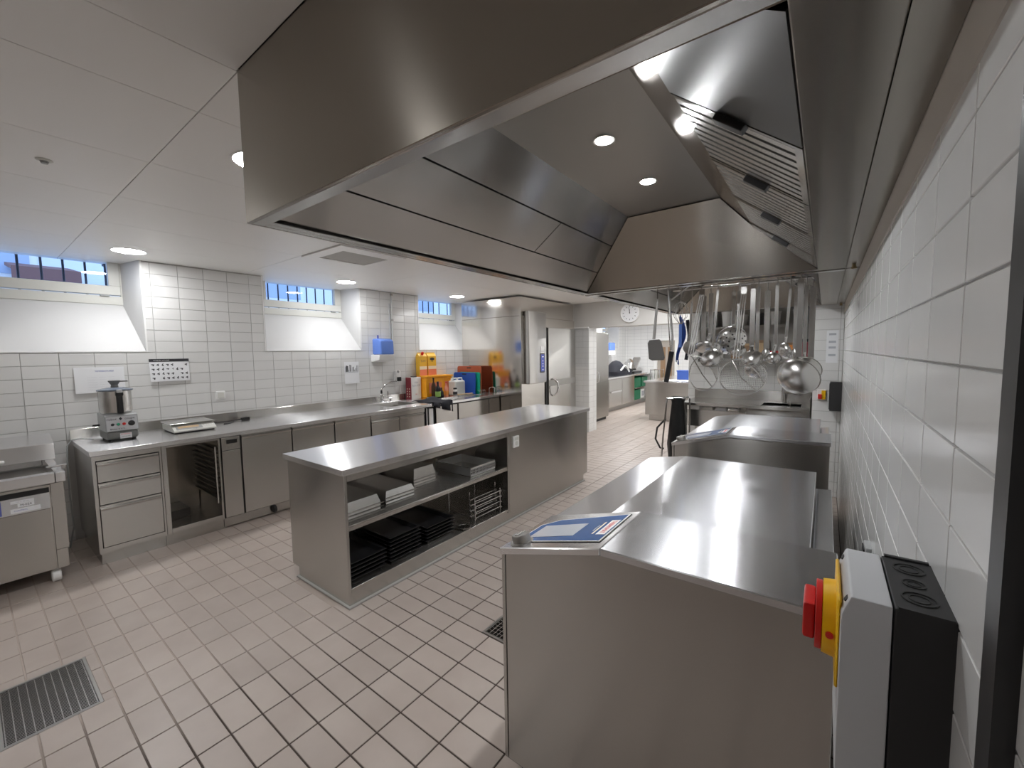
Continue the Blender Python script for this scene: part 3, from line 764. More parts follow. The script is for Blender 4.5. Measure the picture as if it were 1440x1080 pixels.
t = thing('rack_cabinet', 'open steel cabinet with dark tray runners under the scale', 'cabinet', (-4.8, 1.18, 0))
carcass(t, .968, 1.392, open_front=True); plinth(t, .967, 1.392)
mb = MB(); mb.box(FX - .022, FX - .002, .970, 1.003, .10, .86); mb.box(FX - .022, FX - .002, 1.374, 1.390, .10, .86)
mb.box(FX - .022, FX - .002, 1.003, 1.374, .10, .145); mb.box(FX - .022, FX - .002, 1.003, 1.374, .845, .86); build('door_frame', mb, 'steel_y', t, bevel=.002, seg=1)
mb = MB(); mb.box(FX - .016, FX - .011, 1.003, 1.374, .145, .845); build('glass_pane', mb, 'smoked', t, smooth=0)
mb = MB(); mb.cyl((FX + .006, 1.345, .27), (FX + .006, 1.345, .79), .007, n=10)
for z in (.29, .77): mb.cyl((FX - .005, 1.345, z), (FX + .006, 1.345, z), .005, n=8)
build('handle', mb, 'steel_y', t)
for k in range(11):
    z = .30 + k * .046
    mb = MB(); mb.box(-5.15, -4.45, 1.352, 1.376, z, z + .012); build('tray_runner', mb, 'black', t, smooth=0)
mb = MB(); mb.box(-5.02, -5.0, .99, 1.37, .12, .84); build('air_duct', mb, 'steel_y', t, smooth=0)
mb = MB(); mb.box(-4.98, -4.72, 1.05, 1.22, .12, .20); build('condenser', mb, 'black', t, bevel=.004, seg=1)

t = thing('refrigerated_counter', 'steel refrigerated counter with three doors and a small display', 'refrigerator', (-4.8, 2.2, 0))
carcass(t, 1.395, 2.972); gap_shade(t, 1.397, 2.970)
o = front(t, 'control_panel', 1.402, 1.552, .738, .858, lip=False)
mb = MB(); mb.box(FX, FX + .004, 1.44, 1.527, .798, .834); build('display', mb, 'black', o, smooth=0)
front(t, 'service_panel', 1.402, 1.552, .108, .732, lip=False)
for y0, y1 in ((1.567, 2.028), (2.040, 2.497), (2.512, 2.965)): front(t, 'door', y0, y1, .108, .862)
mb = MB(); mb.box(BX + .1, FX - .04, 1.395, 2.972, .012, .10); build('plinth', mb, 'steel_y', t, smooth=0)
for y in (1.83, 2.8):
    mb = MB(); q = Vector((0, 0, 1)).rotation_difference(Vector((0, 1, 0))).to_matrix()
    mb.lathe([(0, -.014), (.034, -.014), (.038, -.008), (.038, .008), (.034, .014), (0, .014)], 20, (FX - .022, y, .058), q); build('caster', mb, 'rubber', t)

t = thing('sink_cabinet', 'steel two door cabinet under the small sink', 'cabinet', (-4.8, 3.4, 0))
mb = MB(); mb.box(BX + .02, FX - .022, 2.975, 3.845, .10, .73); mb.box(BX + .02, FX - .022, 2.975, 2.99, .73, .86); mb.box(BX + .02, FX - .022, 3.83, 3.845, .73, .86); build('carcass', mb, 'steel_y', t, smooth=0)
plinth(t, 2.975, 3.845); gap_shade(t, 2.977, 3.843, .105, .80)
mb = MB(); mb.box(FX - .02, FX - .004, 2.985, 3.83, .80, .858); build('apron', mb, 'steel_y', t, bevel=.002, seg=1)
front(t, 'door', 2.985, 3.395, .11, .795); front(t, 'door', 3.405, 3.815, .11, .795)

t = thing('waste_pullout', 'black and white pull-out bin frame beside the sink cabinet', 'bin frame', (-4.6, 3.95, 0))
for y in (3.862, 3.905, 4.012):
    mb = MB(); mb.box(FX - .05, FX - .02, y, y + .016, .0, .845); build('post', mb, 'black', t, bevel=.002, seg=1)
mb = MB(); mb.box(-5.0, FX - .02, 3.925, 4.004, .06, .83); build('bin', mb, 'white', t, bevel=.006)
mb = MB(); mb.box(FX - .045, FX - .03, 3.88, 3.902, .05, .84); build('side_strip', mb, 'white', t, smooth=0)
mb = MB(); mb.box(-5.0, FX - .05, 3.862, 4.028, 0, .05); build('base', mb, 'black', t, smooth=0)

t = thing('base_cabinet', 'steel base cabinet of two plain doors below the coloured cutting boards', 'cabinet', (-4.8, 4.75, 0))
carcass(t, 4.035, 5.485); gap_shade(t, 4.037, 5.483); plinth(t, 4.035, 5.485)
front(t, 'door', 4.04, 4.465, .11, .845, lip=False); front(t, 'door', 4.495, 5.20, .11, .845, lip=False)
mb = MB(); mb.box(FX - .02, FX, 5.215, 5.48, .11, .845); build('end_panel', mb, 'steel_y', t, bevel=.002, seg=1)

# tap and its swivel spout
t = thing('mixer_tap', 'chrome mixer tap with long angled spout at the small sink', 'tap', (-5.17, 3.69, .906))
mb = MB(); mb.lathe([(0, 0), (.030, 0), (.030, .012), (.022, .02), (.022, .11), (.015, .125), (0, .125)], 20, (-5.17, 3.69, .906)); build('body', mb, 'chrome', t)
mb = MB(); mb.lathe([(0, 0), (.016, 0), (.014, .05), (0, .052)], 16, (-5.17, 3.69, 1.031)); build('collar', mb, 'black', t)
mb = MB(); mb.tube([(-5.17, 3.69, 1.08), (-5.165, 3.70, 1.11), (-5.15, 3.75, 1.16), (-5.13, 3.83, 1.195), (-5.11, 3.90, 1.205), (-5.10, 3.92, 1.195)], .011, 10); build('spout', mb, 'chrome', t)
mb = MB(); mb.cyl((-5.17, 3.71, .945), (-5.17, 3.86, .95), .012, n=12); mb.cyl((-5.17, 3.80, .95), (-5.17, 3.80, 1.06), .009, n=10); mb.cyl((-5.17, 3.84, .906), (-5.17, 3.84, .95), .014, n=12); build('lever', mb, 'chrome', t)

# ------------------------------------------------------------------ blast chiller at the end of the counter
KX = -3.93; KY = 5.50
t = thing('blast_chiller', 'tall polished steel roll-in blast chiller at the end of the counter', 'chiller', (-4.6, 6.4, 0))
mb = MB(); mb.box(LX + .01, KX - .02, KY, 7.29, 0, 2.19); build('body', mb, 'steel_mirror', t, bevel=.003, seg=1, smooth=0)
mb = MB(); mb.box(LX + .01, KX - .03, KY + .004, 7.27, 2.192, 2.50); build('upper_casing', mb, 'steel_mirror', t, bevel=.003, seg=1, smooth=0)
mb = MB(); mb.box(KX - .05, KX - .015, KY - .004, KY + .02, 0, 2.50); build('corner_strip', mb, 'steel_mirror', t, smooth=0)
mb = MB(); mb.box(KX - .03, KX + .015, 6.285, 7.275, .06, 2.03); door = build('door', mb, 'steel_y', t, bevel=.006)
mb = MB(); mb.box(KX + .0155, KX + .017, 6.29, 7.27, .99, 1.10); build('kick_line', mb, 'steel_dull', door, smooth=0)
mb = MB(); mb.box(KX - .03, KX - .005, 6.215, 6.275, .06, 2.03); build('door_gasket', mb, 'rubber', t, smooth=0)
mb = MB(); mb.tube([(KX + .016, 6.40, 1.115), (KX + .05, 6.42, 1.11), (KX + .10, 6.45, 1.04), (KX + .11, 6.455, .96), (KX + .09, 6.44, .87), (KX + .05, 6.42, .825), (KX + .016, 6.40, .82)], .016, 12); build('handle', mb, 'chrome', door)
mb = MB(); mb.prism([(KX - .02, 5.585), (KX + .07, 5.60), (KX + .08, 5.84), (KX + .03, 6.19), (KX - .02, 6.19)], 'z', 1.075, 2.275); cp = build('control_column', mb, 'steel_y', t, bevel=.012, seg=3)
fdir = Vector((KX + .03 - (KX + .08), 6.19 - 5.84, 0)).normalized()
def cpm(y, z, h=.001):
    s = (y - 5.84) / .35; p = Vector((KX + .08 - .05 * s, y, z)); nn = Vector((fdir.y, -fdir.x, 0)); p += nn * h
    return frame(p, fdir, (0, 0, 1))
mb = MB(); mb.obox(cpm(6.015, 1.415), .19, .33, .006); dsp = build('display', mb, 'black', cp, bevel=.002, seg=1)
mb = MB(); mb.obox(cpm(6.02, 1.415, .0035), .13, .29, .003); build('screen', mb, 'blue_display', dsp, smooth=0)
for z, w in ((1.52, .06), (1.45, .02), (1.40, .02), (1.36, .03), (1.30, .025)):
    mb = MB(); mb.obox(cpm(6.025, z, .006), w, .012, .002); build('icon', mb, 'white', dsp, smooth=0)
for y in (5.985, 6.045):
    mb = MB(); mb.obox(cpm(y, 1.655), .045, .085, .003); build('sticker', mb, 'white', cp, smooth=0)
mb = MB(); mb.obox(cpm(6.015, 1.592), .12, .012, .003); build('trim_line', mb, 'white', cp, smooth=0)

# ------------------------------------------------------------------ wheeled bain-marie at the left edge
t = thing('bain_marie', 'wheeled steel bain-marie with raised lid beside the counter', 'bain-marie', (-4.8, -.2, 0))
TX = -4.36
mb = MB(); mb.box(-5.20, TX - .01, -.75, .395, .10, .72); build('body', mb, 'steel_y', t, bevel=.004, seg=1)
mb = MB(); mb.box(TX - .03, TX, .332, .40, .24, .725); mb.box(TX - .03, TX - .004, .332, .39, .10, .24); build('corner_post', mb, 'steel_y', t, bevel=.003, seg=1)
mb = MB(); mb.box(TX - .012, TX, -.75, .327, .105, .55); build('front_panel', mb, 'steel_y', t, bevel=.002, seg=1)
mb = MB(); mb.box(TX - .012, TX - .006, -.75, .327, .665, .70); build('recess', mb, 'black', t, smooth=0)
mb = MB(); mb.prism([(TX - .015, .665), (TX - .002, .665), (TX + .014, .555), (TX - .015, .555)], 'y', -.75, .326); cp = build('control_strip', mb, 'steel_top', t, bevel=.002, seg=1)
cd = Vector((.016, 0, -.11)).normalized()
def bm_m(y, s, h=.001):
    p = Vector((TX - .002, y, .665)) + cd * s; nn = Vector((.11, 0, .016)).normalized(); return frame(p + nn * h, (0, 1, 0), -cd)
for y, s, w, hh, m in ((.20, .028, .105, .020, 'paper'), (.215, .052, .075, .024, 'paper'), (.212, .086, .135, .030, 'paper'), (.092, .055, .03, .095, 'ink_blue')):
    mb = MB(); mb.obox(bm_m(y, s), w, hh, .0012); build('sticker', mb, m, cp, smooth=0)
text('M-024', .020, bm_m(.215, .052, .0022), 'ink', cp); text('CONTROL', .013, bm_m(.19, .086, .0022), 'ink_blue', cp); text('230 V  50 Hz', .011, bm_m(.20, .028, .0022), 'ink_grey', cp)
mb = MB()
for a in ((-5.20, TX + .02, -.78, -.70), (-5.20, TX + .02, .36, .412)): mb.box(*a, .73, .80)
mb.box(TX - .05, TX + .02, -.70, .36, .73, .80); mb.box(-5.20, -5.12, -.70, .36, .73, .80); build('rim', mb, 'steel_top', t, bevel=.006)
mb = MB(); mb.box(-5.12, TX - .05, -.70, .36, .60, .605); build('well', mb, 'steel_dull', t, smooth=0)
mb = MB(); mb.prism([(-4.96, .80), (-4.99, .925), (-5.19, .985), (-5.205, .985), (-5.205, .80)], 'y', -.76, .425); build('raised_lid', mb, 'steel_top', t, bevel=.004)
for y in (.13, -.5):
    mb = MB(); mb.cyl((-4.92, y - .03, .835), (-4.92, y + .03, .835), .012); mb.cyl((-4.95, y, .835), (-4.92, y, .835), .008); build('knob', mb, 'white', t)
mb = MB(); mb.cyl((TX - .10, .33, .825), (TX - .10, .43, .825), .009); mb.box(TX - .11, TX - .09, .405, .425, .80, .825); build('hinge_bar', mb, 'chrome', t)
for x in (TX - .05, -5.1):
    for y in (.325, -.70):
        mb = MB(); q = Vector((0, 0, 1)).rotation_difference(Vector((0, 1, 0))).to_matrix()
        mb.lathe([(0, -.024), (.036, -.024), (.042, -.018), (.042, .018), (.036, .024), (0, .024)], 20, (x, y, .042), q); w = build('caster', mb, 'white', t)
        mb = MB(); mb.box(x - .012, x + .012, y - .022, y + .022, .075, .105); build('fork', mb, 'steel_dull', w, smooth=0)
t = thing('power_cable', 'grey power cable hanging down between bain-marie and counter', 'cable', (-5.1, .5, 0))
mb = MB(); mb.tube([(-5.05, .66, .906), (-5.12, .60, .915), (-5.18, .545, .905), (-5.17, .515, .86), (-5.12, .50, .70), (-5.05, .49, .45), (-4.98, .49, .20), (-5.0, .46, .03), (-5.15, .40, .012)], .006, 8); build('cord', mb, 'grey_mid', t)

# ------------------------------------------------------------------ things on the counter, near end
t = thing('food_processor', 'grey food processor with tall steel bowl beside the drawers corner', 'food processor', (-4.86, .80, .9))
mb = MB(); mb.prism([(-5.06, .915), (-4.80, .915), (-4.755, .93), (-4.75, .985), (-5.07, .985)], 'y', .705, .905); build('base', mb, 'grey_dark', t, bevel=.012, seg=3)
mb = MB(); mb.prism([(-5.07, .987), (-4.752, .987), (-4.775, 1.12), (-4.80, 1.132), (-5.07, 1.132)], 'y', .700, .912); hs = build('housing', mb, 'grey_mid', t, bevel=.008, seg=2)
for y in (.73, .88):
    for x in (-5.03, -4.80):
        mb = MB(); mb.cyl((x, y, .9), (x, y, .918), .014, n=12); build('foot', mb, 'rubber', t)
fd = Vector((-.023, 0, .133)).normalized(); fn = Vector((.133, 0, .023)).normalized()
def fpm(y, z, h=.001): return frame(Vector((-4.752 - .023 * (z - .987) / .133, y, z)) + fn * h, (0, 1, 0), fd)
mb = MB(); mb.obox(fpm(.806, 1.052), .196, .118, .002); fp = build('front_plate', mb, 'grey', hs, smooth=0)
text('robot ♦ coupe', .027, fpm(.80, 1.09, .0025), 'ink', fp); text('Blixer 4 V.V.', .019, fpm(.775, 1.008, .0025), 'ink', fp)
for y, m, r in ((.745, 'black', .010), (.781, 'green_led', .010), (.817, 'red', .010), (.865, 'black', .020)):
    q = fpm(y, 1.046).to_3x3(); mb = MB(); mb.lathe([(0, 0), (r * 1.15, 0), (r * 1.1, .005), (r * .8, .009), (0, .009)], 20, fpm(y, 1.046, .002).translation, q); build('button' if r < .015 else 'dial', mb, m, fp)
mb = MB(); mb.obox(frame((-4.7535, .822, .948), (0, 1, 0), (0, 0, 1)), .075, .048, .004); st = build('sticker', mb, 'paper', t, smooth=0)
text('ATTENTION', .012, frame((-4.751, .822, .960), (0, 1, 0), (0, 0, 1)), 'ink_red', st); text('230V 1ph 50Hz', .009, frame((-4.751, .822, .940), (0, 1, 0), (0, 0, 1)), 'ink', st)
bc = (-4.90, .80, 0)
mb = MB(); mb.lathe([(0, 1.134), (.098, 1.134), (.104, 1.15), (.104, 1.315), (.108, 1.32), (.108, 1.325), (0, 1.325)], 32, bc); build('bowl', mb, 'utensil', t)
mb = MB(); mb.lathe([(0, 1.326), (.116, 1.326), (.117, 1.336), (.06, 1.352), (0, 1.356)], 32, bc); build('lid', mb, 'blue_grey', t)
mb = MB(); mb.lathe([(0, 1.356), (.026, 1.356), (.022, 1.375), (.040, 1.405), (.040, 1.412), (0, 1.412)], 20, bc); mb.box(-4.915, -4.885, .80, .885, 1.398, 1.408); build('lid_knob', mb, 'grey_dark', t)
mb = MB(); mb.box(-4.80, -4.772, .785, .825, 1.135, 1.30); mb.box(-4.80, -4.765, .78, .83, 1.285, 1.315); build('handle', mb, 'black', t, bevel=.005)
mb = MB(); mb.box(-4.80, -4.757, .788, .824, 1.312, 1.338); build('latch', mb, 'grey', t, bevel=.005)
mb = MB(); mb.cyl((-4.99, .655, 1.03), (-4.99, .70, 1.03), .008, n=10); build('cord_outlet', mb, 'black', t)

t = thing('kitchen_scale', 'flat white kitchen scale with steel pan, beside the food processor', 'scale', (-4.86, 1.30, .9))
mb = MB(); mb.prism([(-5.08, .918), (-4.72, .912), (-4.715, .928), (-4.80, .972), (-5.08, .972)], 'y', 1.14, 1.475); b = build('housing', mb, 'offwhite', t, bevel=.008)
mb = MB(); mb.box(-5.06, -4.75, 1.15, 1.465, .9, .914); build('foot_frame', mb, 'black', t, bevel=.004, seg=1)
mb = MB(); mb.prism([(-5.085, .975), (-4.79, .975), (-4.775, .985), (-4.775, .990), (-4.80, .985), (-5.07, .985), (-5.09, .992), (-5.095, .990)], 'y', 1.13, 1.485); build('weighing_pan', mb, 'utensil', t, bevel=.003, seg=1)
sd = Vector((-.085, 0, .044)).normalized(); sn = Vector((.044, 0, .085)).normalized()
def scm(y, s, h=.001): return frame(Vector((-4.715, y, .928)) + sd * s + sn * h, (0, 1, 0), sd)
mb = MB(); mb.obox(scm(1.265, .045), .20, .055, .003); d_ = build('display_window', mb, 'grey_mid', b, smooth=0)
mb = MB(); mb.obox(scm(1.26, .050, .003), .16, .03, .002); build('readout', mb, 'tan', d_, smooth=0)
for k in range(4):
    mb = MB(); mb.obox(scm(1.39 + k * .021, .05), .013, .013, .004); build('key', mb, 'white', b, smooth=0)
text('15 kg', .014, scm(1.30, .013, .0015), 'ink', b)
t = thing('plug_lead', 'black lead with plug lying behind the scale', 'cable', (-5.06, 1.7, .9))
mb = MB(); mb.tube([(-5.09, 1.49, .915), (-5.13, 1.58, .908), (-5.12, 1.70, .909), (-5.09, 1.82, .918)], .006, 8); build('cord', mb, 'black', t)
mb = MB(); mb.box(-5.11, -5.06, 1.82, 1.90, .902, .938); build('plug', mb, 'black', t, bevel=.008)
mb = MB(); mb.tube([(-5.10, 1.76, .907), (-5.0, 1.68, .907), (-4.97, 1.62, .907)], .007, 8); build('loose_end', mb, 'black', t)

# ------------------------------------------------------------------ things on the window wall
def sheet(name, label, cat, y0, y1, z0, z1, tilt=.0, m='paper'):
    t = thing(name, label, cat, (LX + .004, (y0 + y1) / 2, z0))
    mb = MB(); mb.add([(LX + .004 + tilt, y0, z0), (LX + .004 + tilt * .4, y1, z0), (LX + .004, y1, z1), (LX + .004, y0, z1), (LX + .0045 + tilt, y0, z0), (LX + .0045 + tilt * .4, y1, z0), (LX + .0045, y1, z1), (LX + .0045, y0, z1)],
                      [(0, 3, 2, 1), (4, 5, 6, 7), (0, 1, 5, 4), (1, 2, 6, 5), (2, 3, 7, 6), (3, 0, 4, 7)])
    build('sheet', mb, m, t, smooth=0)
    return t
def sheet_x(y, z, y0, y1, z0, z1, tilt, h=.0016):
    u, v = (y - y0) / (y1 - y0), (z - z0) / (z1 - z0); return LX + .0045 + tilt * (1 - .6 * u) * (1 - v) + h
t = sheet('notice_sheet', 'plain white notice sheet taped up behind the food processor', 'notice', .605, .935, 1.295, 1.525, .012)
text('TEMPERATURES', .018, ON_LEFT(.80, 1.488, sheet_x(.72, 1.488, .605, .935, 1.295, 1.525, .012)), 'ink_blue', t)
for i in range(6):
    text('_________   ______   ______', .015, ON_LEFT(.775, 1.44 - i * .022, sheet_x(.62, 1.43 - i * .022, .605, .935, 1.295, 1.525, .012)), 'ink_grey', t)
t = sheet('pictogram_poster', 'landscape poster of small black pictograms under a black header', 'poster', 1.119, 1.437, 1.368, 1.590, .02)
mb = MB(); mb.box(LX + .0048, LX + .0088, 1.119, 1.437, 1.562, 1.590); hd = build('header', mb, 'ink', t, smooth=0)
text('SICHERHEIT AM MESSER', .012, ON_LEFT(1.215, 1.576, LX + .0092), 'white', hd)
rg = random.Random(3)
for r in range(4):
    for c in range(8):
        if rg.random() < .18: continue
        y, z = 1.145 + c * .038, 1.535 - r * .044
        mb = MB(); xx = sheet_x(y - .012, z - .014, 1.119, 1.437, 1.368, 1.590, .02)
        m4 = frame((xx, y, z), (0, math.cos(.5 * (c % 3)), math.sin(.5 * (c % 3))), (0, -.3, 1)); mb.obox(m4, .022, .007, .0006)
        m4 = frame((xx, y + .004, z - .009), (0, 1, 0), (0, 0, 1)); mb.obox(m4, .010, .010, .0006); build('pictogram', mb, 'ink', t, smooth=0)
t = sheet('sketch_sheet', 'white sheet with a black ink street sketch left of the towel dispenser', 'notice', 3.175, 3.40, 1.205, 1.505, .008)
rg = random.Random(5)
for k in range(12):
    y = 3.19 + k * .0175; h = rg.uniform(.025, .10)
    mb = MB(); mb.obox(frame((sheet_x(y, 1.37, 3.175, 3.40, 1.205, 1.505, .008), y, 1.37 + h / 2), (0, 1, 0), (0, 0, 1)), rg.uniform(.004, .016), h, .0006); build('sketch_mark', mb, 'ink' if k % 3 else 'ink_grey', t, smooth=0)
mb = MB(); mb.obox(frame((sheet_x(3.18, 1.355, 3.175, 3.40, 1.205, 1.505, .008), 3.287, 1.362), (0, 1, 0), (0, 0, 1)), .20, .006, .0006); build('sketch_mark', mb, 'ink_grey', t, smooth=0)

def wall_socket(label, y, z, group='white wall sockets'):
    t = thing('wall_socket', label, 'socket', (LX, y, z), group)
    mb = MB(); mb.box(LX - .003, LX + .014, y - .045, y + .045, z - .045, z + .045); p = build('plate', mb, 'white', t, bevel=.008)
    mb = MB(); mb.box(LX + .014, LX + .018, y - .030, y + .030, z - .030, z + .030); build('insert', mb, 'offwhite', p, bevel=.002, seg=1)
    return t
wall_socket('white wall socket between the scale and the upstand', 1.70, 1.185)
t = thing('socket_box', 'white twin surface socket box with black plug above the sink tap', 'socket', (LX, 4.03, 1.28))
mb = MB(); mb.box(LX - .003, LX + .06, 3.985, 4.085, 1.20, 1.355); build('box', mb, 'white', t, bevel=.02, seg=3)
mb = MB(); mb.box(LX + .06, LX + .10, 4.0, 4.06, 1.19, 1.255); build('plug', mb, 'black', t, bevel=.008)
mb = MB(); mb.cyl((LX + .05, 4.03, 1.335), (LX + .065, 4.03, 1.335), .02, n=16); build('socket_lid', mb, 'grey_mid', t)
mb = MB(); mb.tube([(LX + .08, 4.03, 1.19), (LX + .06, 4.06, 1.10), (LX + .05, 4.08, 1.0)], .006, 8); build('cord', mb, 'white', t)
t = thing('paper_towel_dispenser', 'wall dispenser with translucent blue hood and white tray', 'dispenser', (LX, 3.75, 1.5))
mb = MB(); mb.prism([(LX - .002, 1.83), (LX + .14, 1.83), (LX + .20, 1.80), (LX + .21, 1.60), (LX - .002, 1.60)], 'y', 3.635, 3.862); build('hood', mb, 'blue_plastic', t, bevel=.02, seg=3)
mb = MB(); mb.prism([(LX - .002, 1.598), (LX + .215, 1.598), (LX + .20, 1.52), (LX - .002, 1.49)], 'y', 3.605, 3.875); build('tray', mb, 'white', t, bevel=.012)
mb = MB(); mb.box(LX + .08, LX + .10, 3.665, 3.68, 1.82, 1.88); build('lock_key', mb, 'ink_blue', t)
t = thing('cable_conduit', 'pale vertical conduit pipe from ceiling to blue dispenser', 'pipe', (LX, 3.99, 1.8))
mb = MB(); mb.cyl((LX + .018, 3.99, 1.60), (LX + .018, 3.99, CZ), .014, n=12); build('pipe', mb, 'pvc', t)
for z in (2.1, 2.48):
    mb = MB(); mb.cyl((LX + .018, 3.99, z), (LX + .018, 3.99, z + .03), .018, n=12); build('joint', mb, 'steel_dull', t)
t = thing('sill_conduit', 'thin cable trunk running down beside the blue dispenser conduit', 'pipe', (LX, 3.95, 1.8))
mb = MB(); mb.box(LX - .003, LX + .012, 3.945, 3.96, 1.83, 2.36); build('pipe', mb, 'grey', t)

# ------------------------------------------------------------------ clutter at the far end of the counter
t = thing('wine_box', 'white and dark red bag-in-box wine carton beside the sink', 'box', (-5.17, 4.29, .9))
mb = MB(); mb.box(-5.235, -5.11, 4.192, 4.386, .9005, 1.238); build('carton', mb, 'white', t, bevel=.003, seg=1)
mb = MB(); mb.box(-5.235, -5.11, 4.187, 4.1915, .9005, 1.237); sd_ = build('side_print', mb, 'wine_red', t, smooth=0)
for z in (.94, .98, 1.02, 1.06):
    for x in (-5.20, -5.15):
        mb = MB(); mb.box(x - .010, x + .010, 4.1855, 4.1870, z - .009, z + .009); build('print_mark', mb, 'carton_white', sd_, smooth=0)
text('VIN\nROUGE', .045, frame((-5.1095, 4.29, 1.13), (0, 1, 0), (0, 0, 1)), 'ink_grey', t); text('10 L', .03, frame((-5.1095, 4.29, .97), (0, 1, 0), (0, 0, 1)), 'ink_red', t)
mb = MB(); mb.box(-5.20, -5.13, 4.255, 4.325, 1.238, 1.252); build('handle', mb, 'black', t, bevel=.003, seg=1)
def canister(label, y0, y1, x0, x1, h, m):
    t = thing('canister', label, 'canister', ((x0 + x1) / 2, (y0 + y1) / 2, .9), 'orange canisters')
    mb = MB(); mb.box(x0, x1, y0, y1, .9005, .9 + h - .03); build('body', mb, m, t, bevel=.02, seg=3)
    mb = MB(); mb.box(x0 - .008, x1 + .008, y0 - .008, y1 + .008, .9 + h - .03, .9 + h); build('lid', mb, m, t, bevel=.006)
    mb = MB(); mb.box(x1, x1 + .004, y0 + .06, y1 - .06, .97, 1.14); build('label_print', mb, 'carton_red', t, smooth=0)
    return t
canister('orange-yellow tub directly right of the wine box', 4.405, 4.79, -5.255, -5.01, .35, 'orange_yellow')
canister('second orange-yellow tub, behind the milky canister', 4.81, 5.05, -5.255, -5.075, .345, 'orange_yellow')
def carton(label, y0, y1, z, cap):
    t = thing('juice_carton', label, 'carton', (-5.2, (y0 + y1) / 2, z), 'yellow cartons')
    x0, x1 = -5.256, -5.165
    mb = MB(); mb.box(x0, x1, y0, y1, z, z + .31); build('carton', mb, 'carton', t, bevel=.004, seg=1)
    ym = (x0 + x1) / 2
    mb = MB(); mb.prism([(x0, z + .31), (x1, z + .31), (ym + .008, z + .355), (ym + .008, z + .372), (ym - .008, z + .372), (ym - .008, z + .355)], 'y', y0, y1); build('gable_top', mb, 'carton', t, smooth=0)
    mb = MB(); mb.box(x1, x1 + .0015, y0 + .004, y1 - .004, z + .004, z + .10); build('fruit_print', mb, 'carton_red', t, smooth=0)
    mb = MB(); mb.box(x1, x1 + .0012, y0 + .004, y1 - .004, z + .10, z + .15); build('pale_print', mb, 'carton_white', t, smooth=0)
    text('SUN' if cap else 'EI', .05, frame((x1 + .002, (y0 + y1) / 2, z + .235), (0, 1, 0), (0, 0, 1)), 'brown' if cap else 'ink', t)
    if cap:
        mb = MB(); mb.cyl((ym + .020, (y0 + y1) / 2, z + .338), (ym + .040, (y0 + y1) / 2, z + .378), .020, n=16); build('cap', mb, 'red', t)
    else:
        mb = MB(); q = Vector((0, 0, 1)).rotation_difference(Vector((1, 0, 0))).to_matrix(); mb.lathe([(0, 0), (.05, 0), (.05, .001), (0, .001)], 24, (x1 + .001, (y0 + y1) / 2, z + .265), q @ Matrix.Diagonal((.45, 1, 1))); build('oval_print', mb, 'ink', t)
carton('yellow carton with red cap standing on the first orange tub', 4.415, 4.575, 1.2505, True)
carton('yellow carton with black oval standing right of the capped carton', 4.595, 4.775, 1.2505, False)
TR = [('shallow_tray', 'shallow steel tray under the bottles on the counter', -4.985, -4.66, 4.385, 4.755), ('shallow_tray', 'shallow steel tray under the milky canister', -5.05, -4.66, 4.765, 5.14)]
for nm, lb, x0, x1, y0, y1 in TR:
    t = thing(nm, lb, 'tray', ((x0 + x1) / 2, (y0 + y1) / 2, .9), 'shallow steel trays')
    mb = MB(); mb.box(x0, x1, y0, y1, .9005, .904); build('base', mb, 'utensil', t, smooth=0)
    mb = MB(); mb.box(x0, x1, y0, y0 + .003, .904, .925); mb.box(x0, x1, y1 - .003, y1, .904, .925); mb.box(x0, x0 + .003, y0, y1, .904, .925); mb.box(x1 - .003, x1, y0, y1, .904, .925); build('rim', mb, 'utensil', t, smooth=0)
def bottle(label, x, y, h, r, m, lab=None, cap='black'):
    t = thing('bottle', label, 'bottle', (x, y, .9045), 'bottles on the counter tray'); z = .9045
    mb = MB(); mb.lathe([(0, 0), (r, 0), (r, h * .55), (r * .9, h * .62), (r * .38, h * .78), (r * .36, h * .94), (0, h * .94)], 20, (x, y, z)); build('glass', mb, m, t)
    mb = MB(); mb.lathe([(0, h * .94), (r * .42, h * .92), (r * .42, h), (0, h)], 16, (x, y, z)); build('cap', mb, cap, t)
    if lab:
        mb = MB(); mb.lathe([(r + .0012, h * .12), (r + .0012, h * .42)], 20, (x, y, z)); build('paper_label', mb, lab, t)
bottle('tall brown glass bottle on the counter tray', -4.945, 4.50, .32, .036, 'brown_glass')
bottle('dark bottle with green label at the front of the tray', -4.80, 4.455, .265, .042, 'dark_glass', 'green_label')
bottle('squat dark bottle right of the green-labelled bottle', -4.85, 4.575, .16, .035, 'dark_glass')
bottle('salmon coloured bottle with orange label on the tray', -4.86, 4.69, .24, .034, 'salmon', 'orange', 'red')
t = thing('spice_jar', 'small jar with black and white label beside the orange bottle', 'jar', (-4.79, 4.82, .9045))
mb = MB(); mb.lathe([(0, 0), (.035, 0), (.035, .10), (.028, .115), (0, .115)], 20, (-4.79, 4.82, .9045)); build('body', mb, 'white', t)
mb = MB(); mb.lathe([(0, .115), (.03, .115), (.03, .14), (0, .14)], 20, (-4.79, 4.82, .9045)); build('lid', mb, 'black', t)
mb = MB(); mb.lathe([(.0362, .03), (.0362, .08)], 20, (-4.79, 4.82, .9045)); build('paper_label', mb, 'ink', t)
t = thing('wooden_skewer', 'yellowish wooden stick lying over the tray edge', 'stick', (-4.7, 4.96, .93))
mb = MB(); mb.cyl((-4.72, 4.80, .936), (-4.69, 5.12, .936), .010, n=8); build('stick', mb, 'tan', t)
t = thing('plastic_canister', 'milky white plastic canister with two moulded handles', 'canister', (-4.95, 4.95, .9045))
mb = MB(); mb.box(-5.035, -4.86, 4.90, 5.145, .9045, 1.15); build('body', mb, 'jerrycan', t, bevel=.03, seg=3)
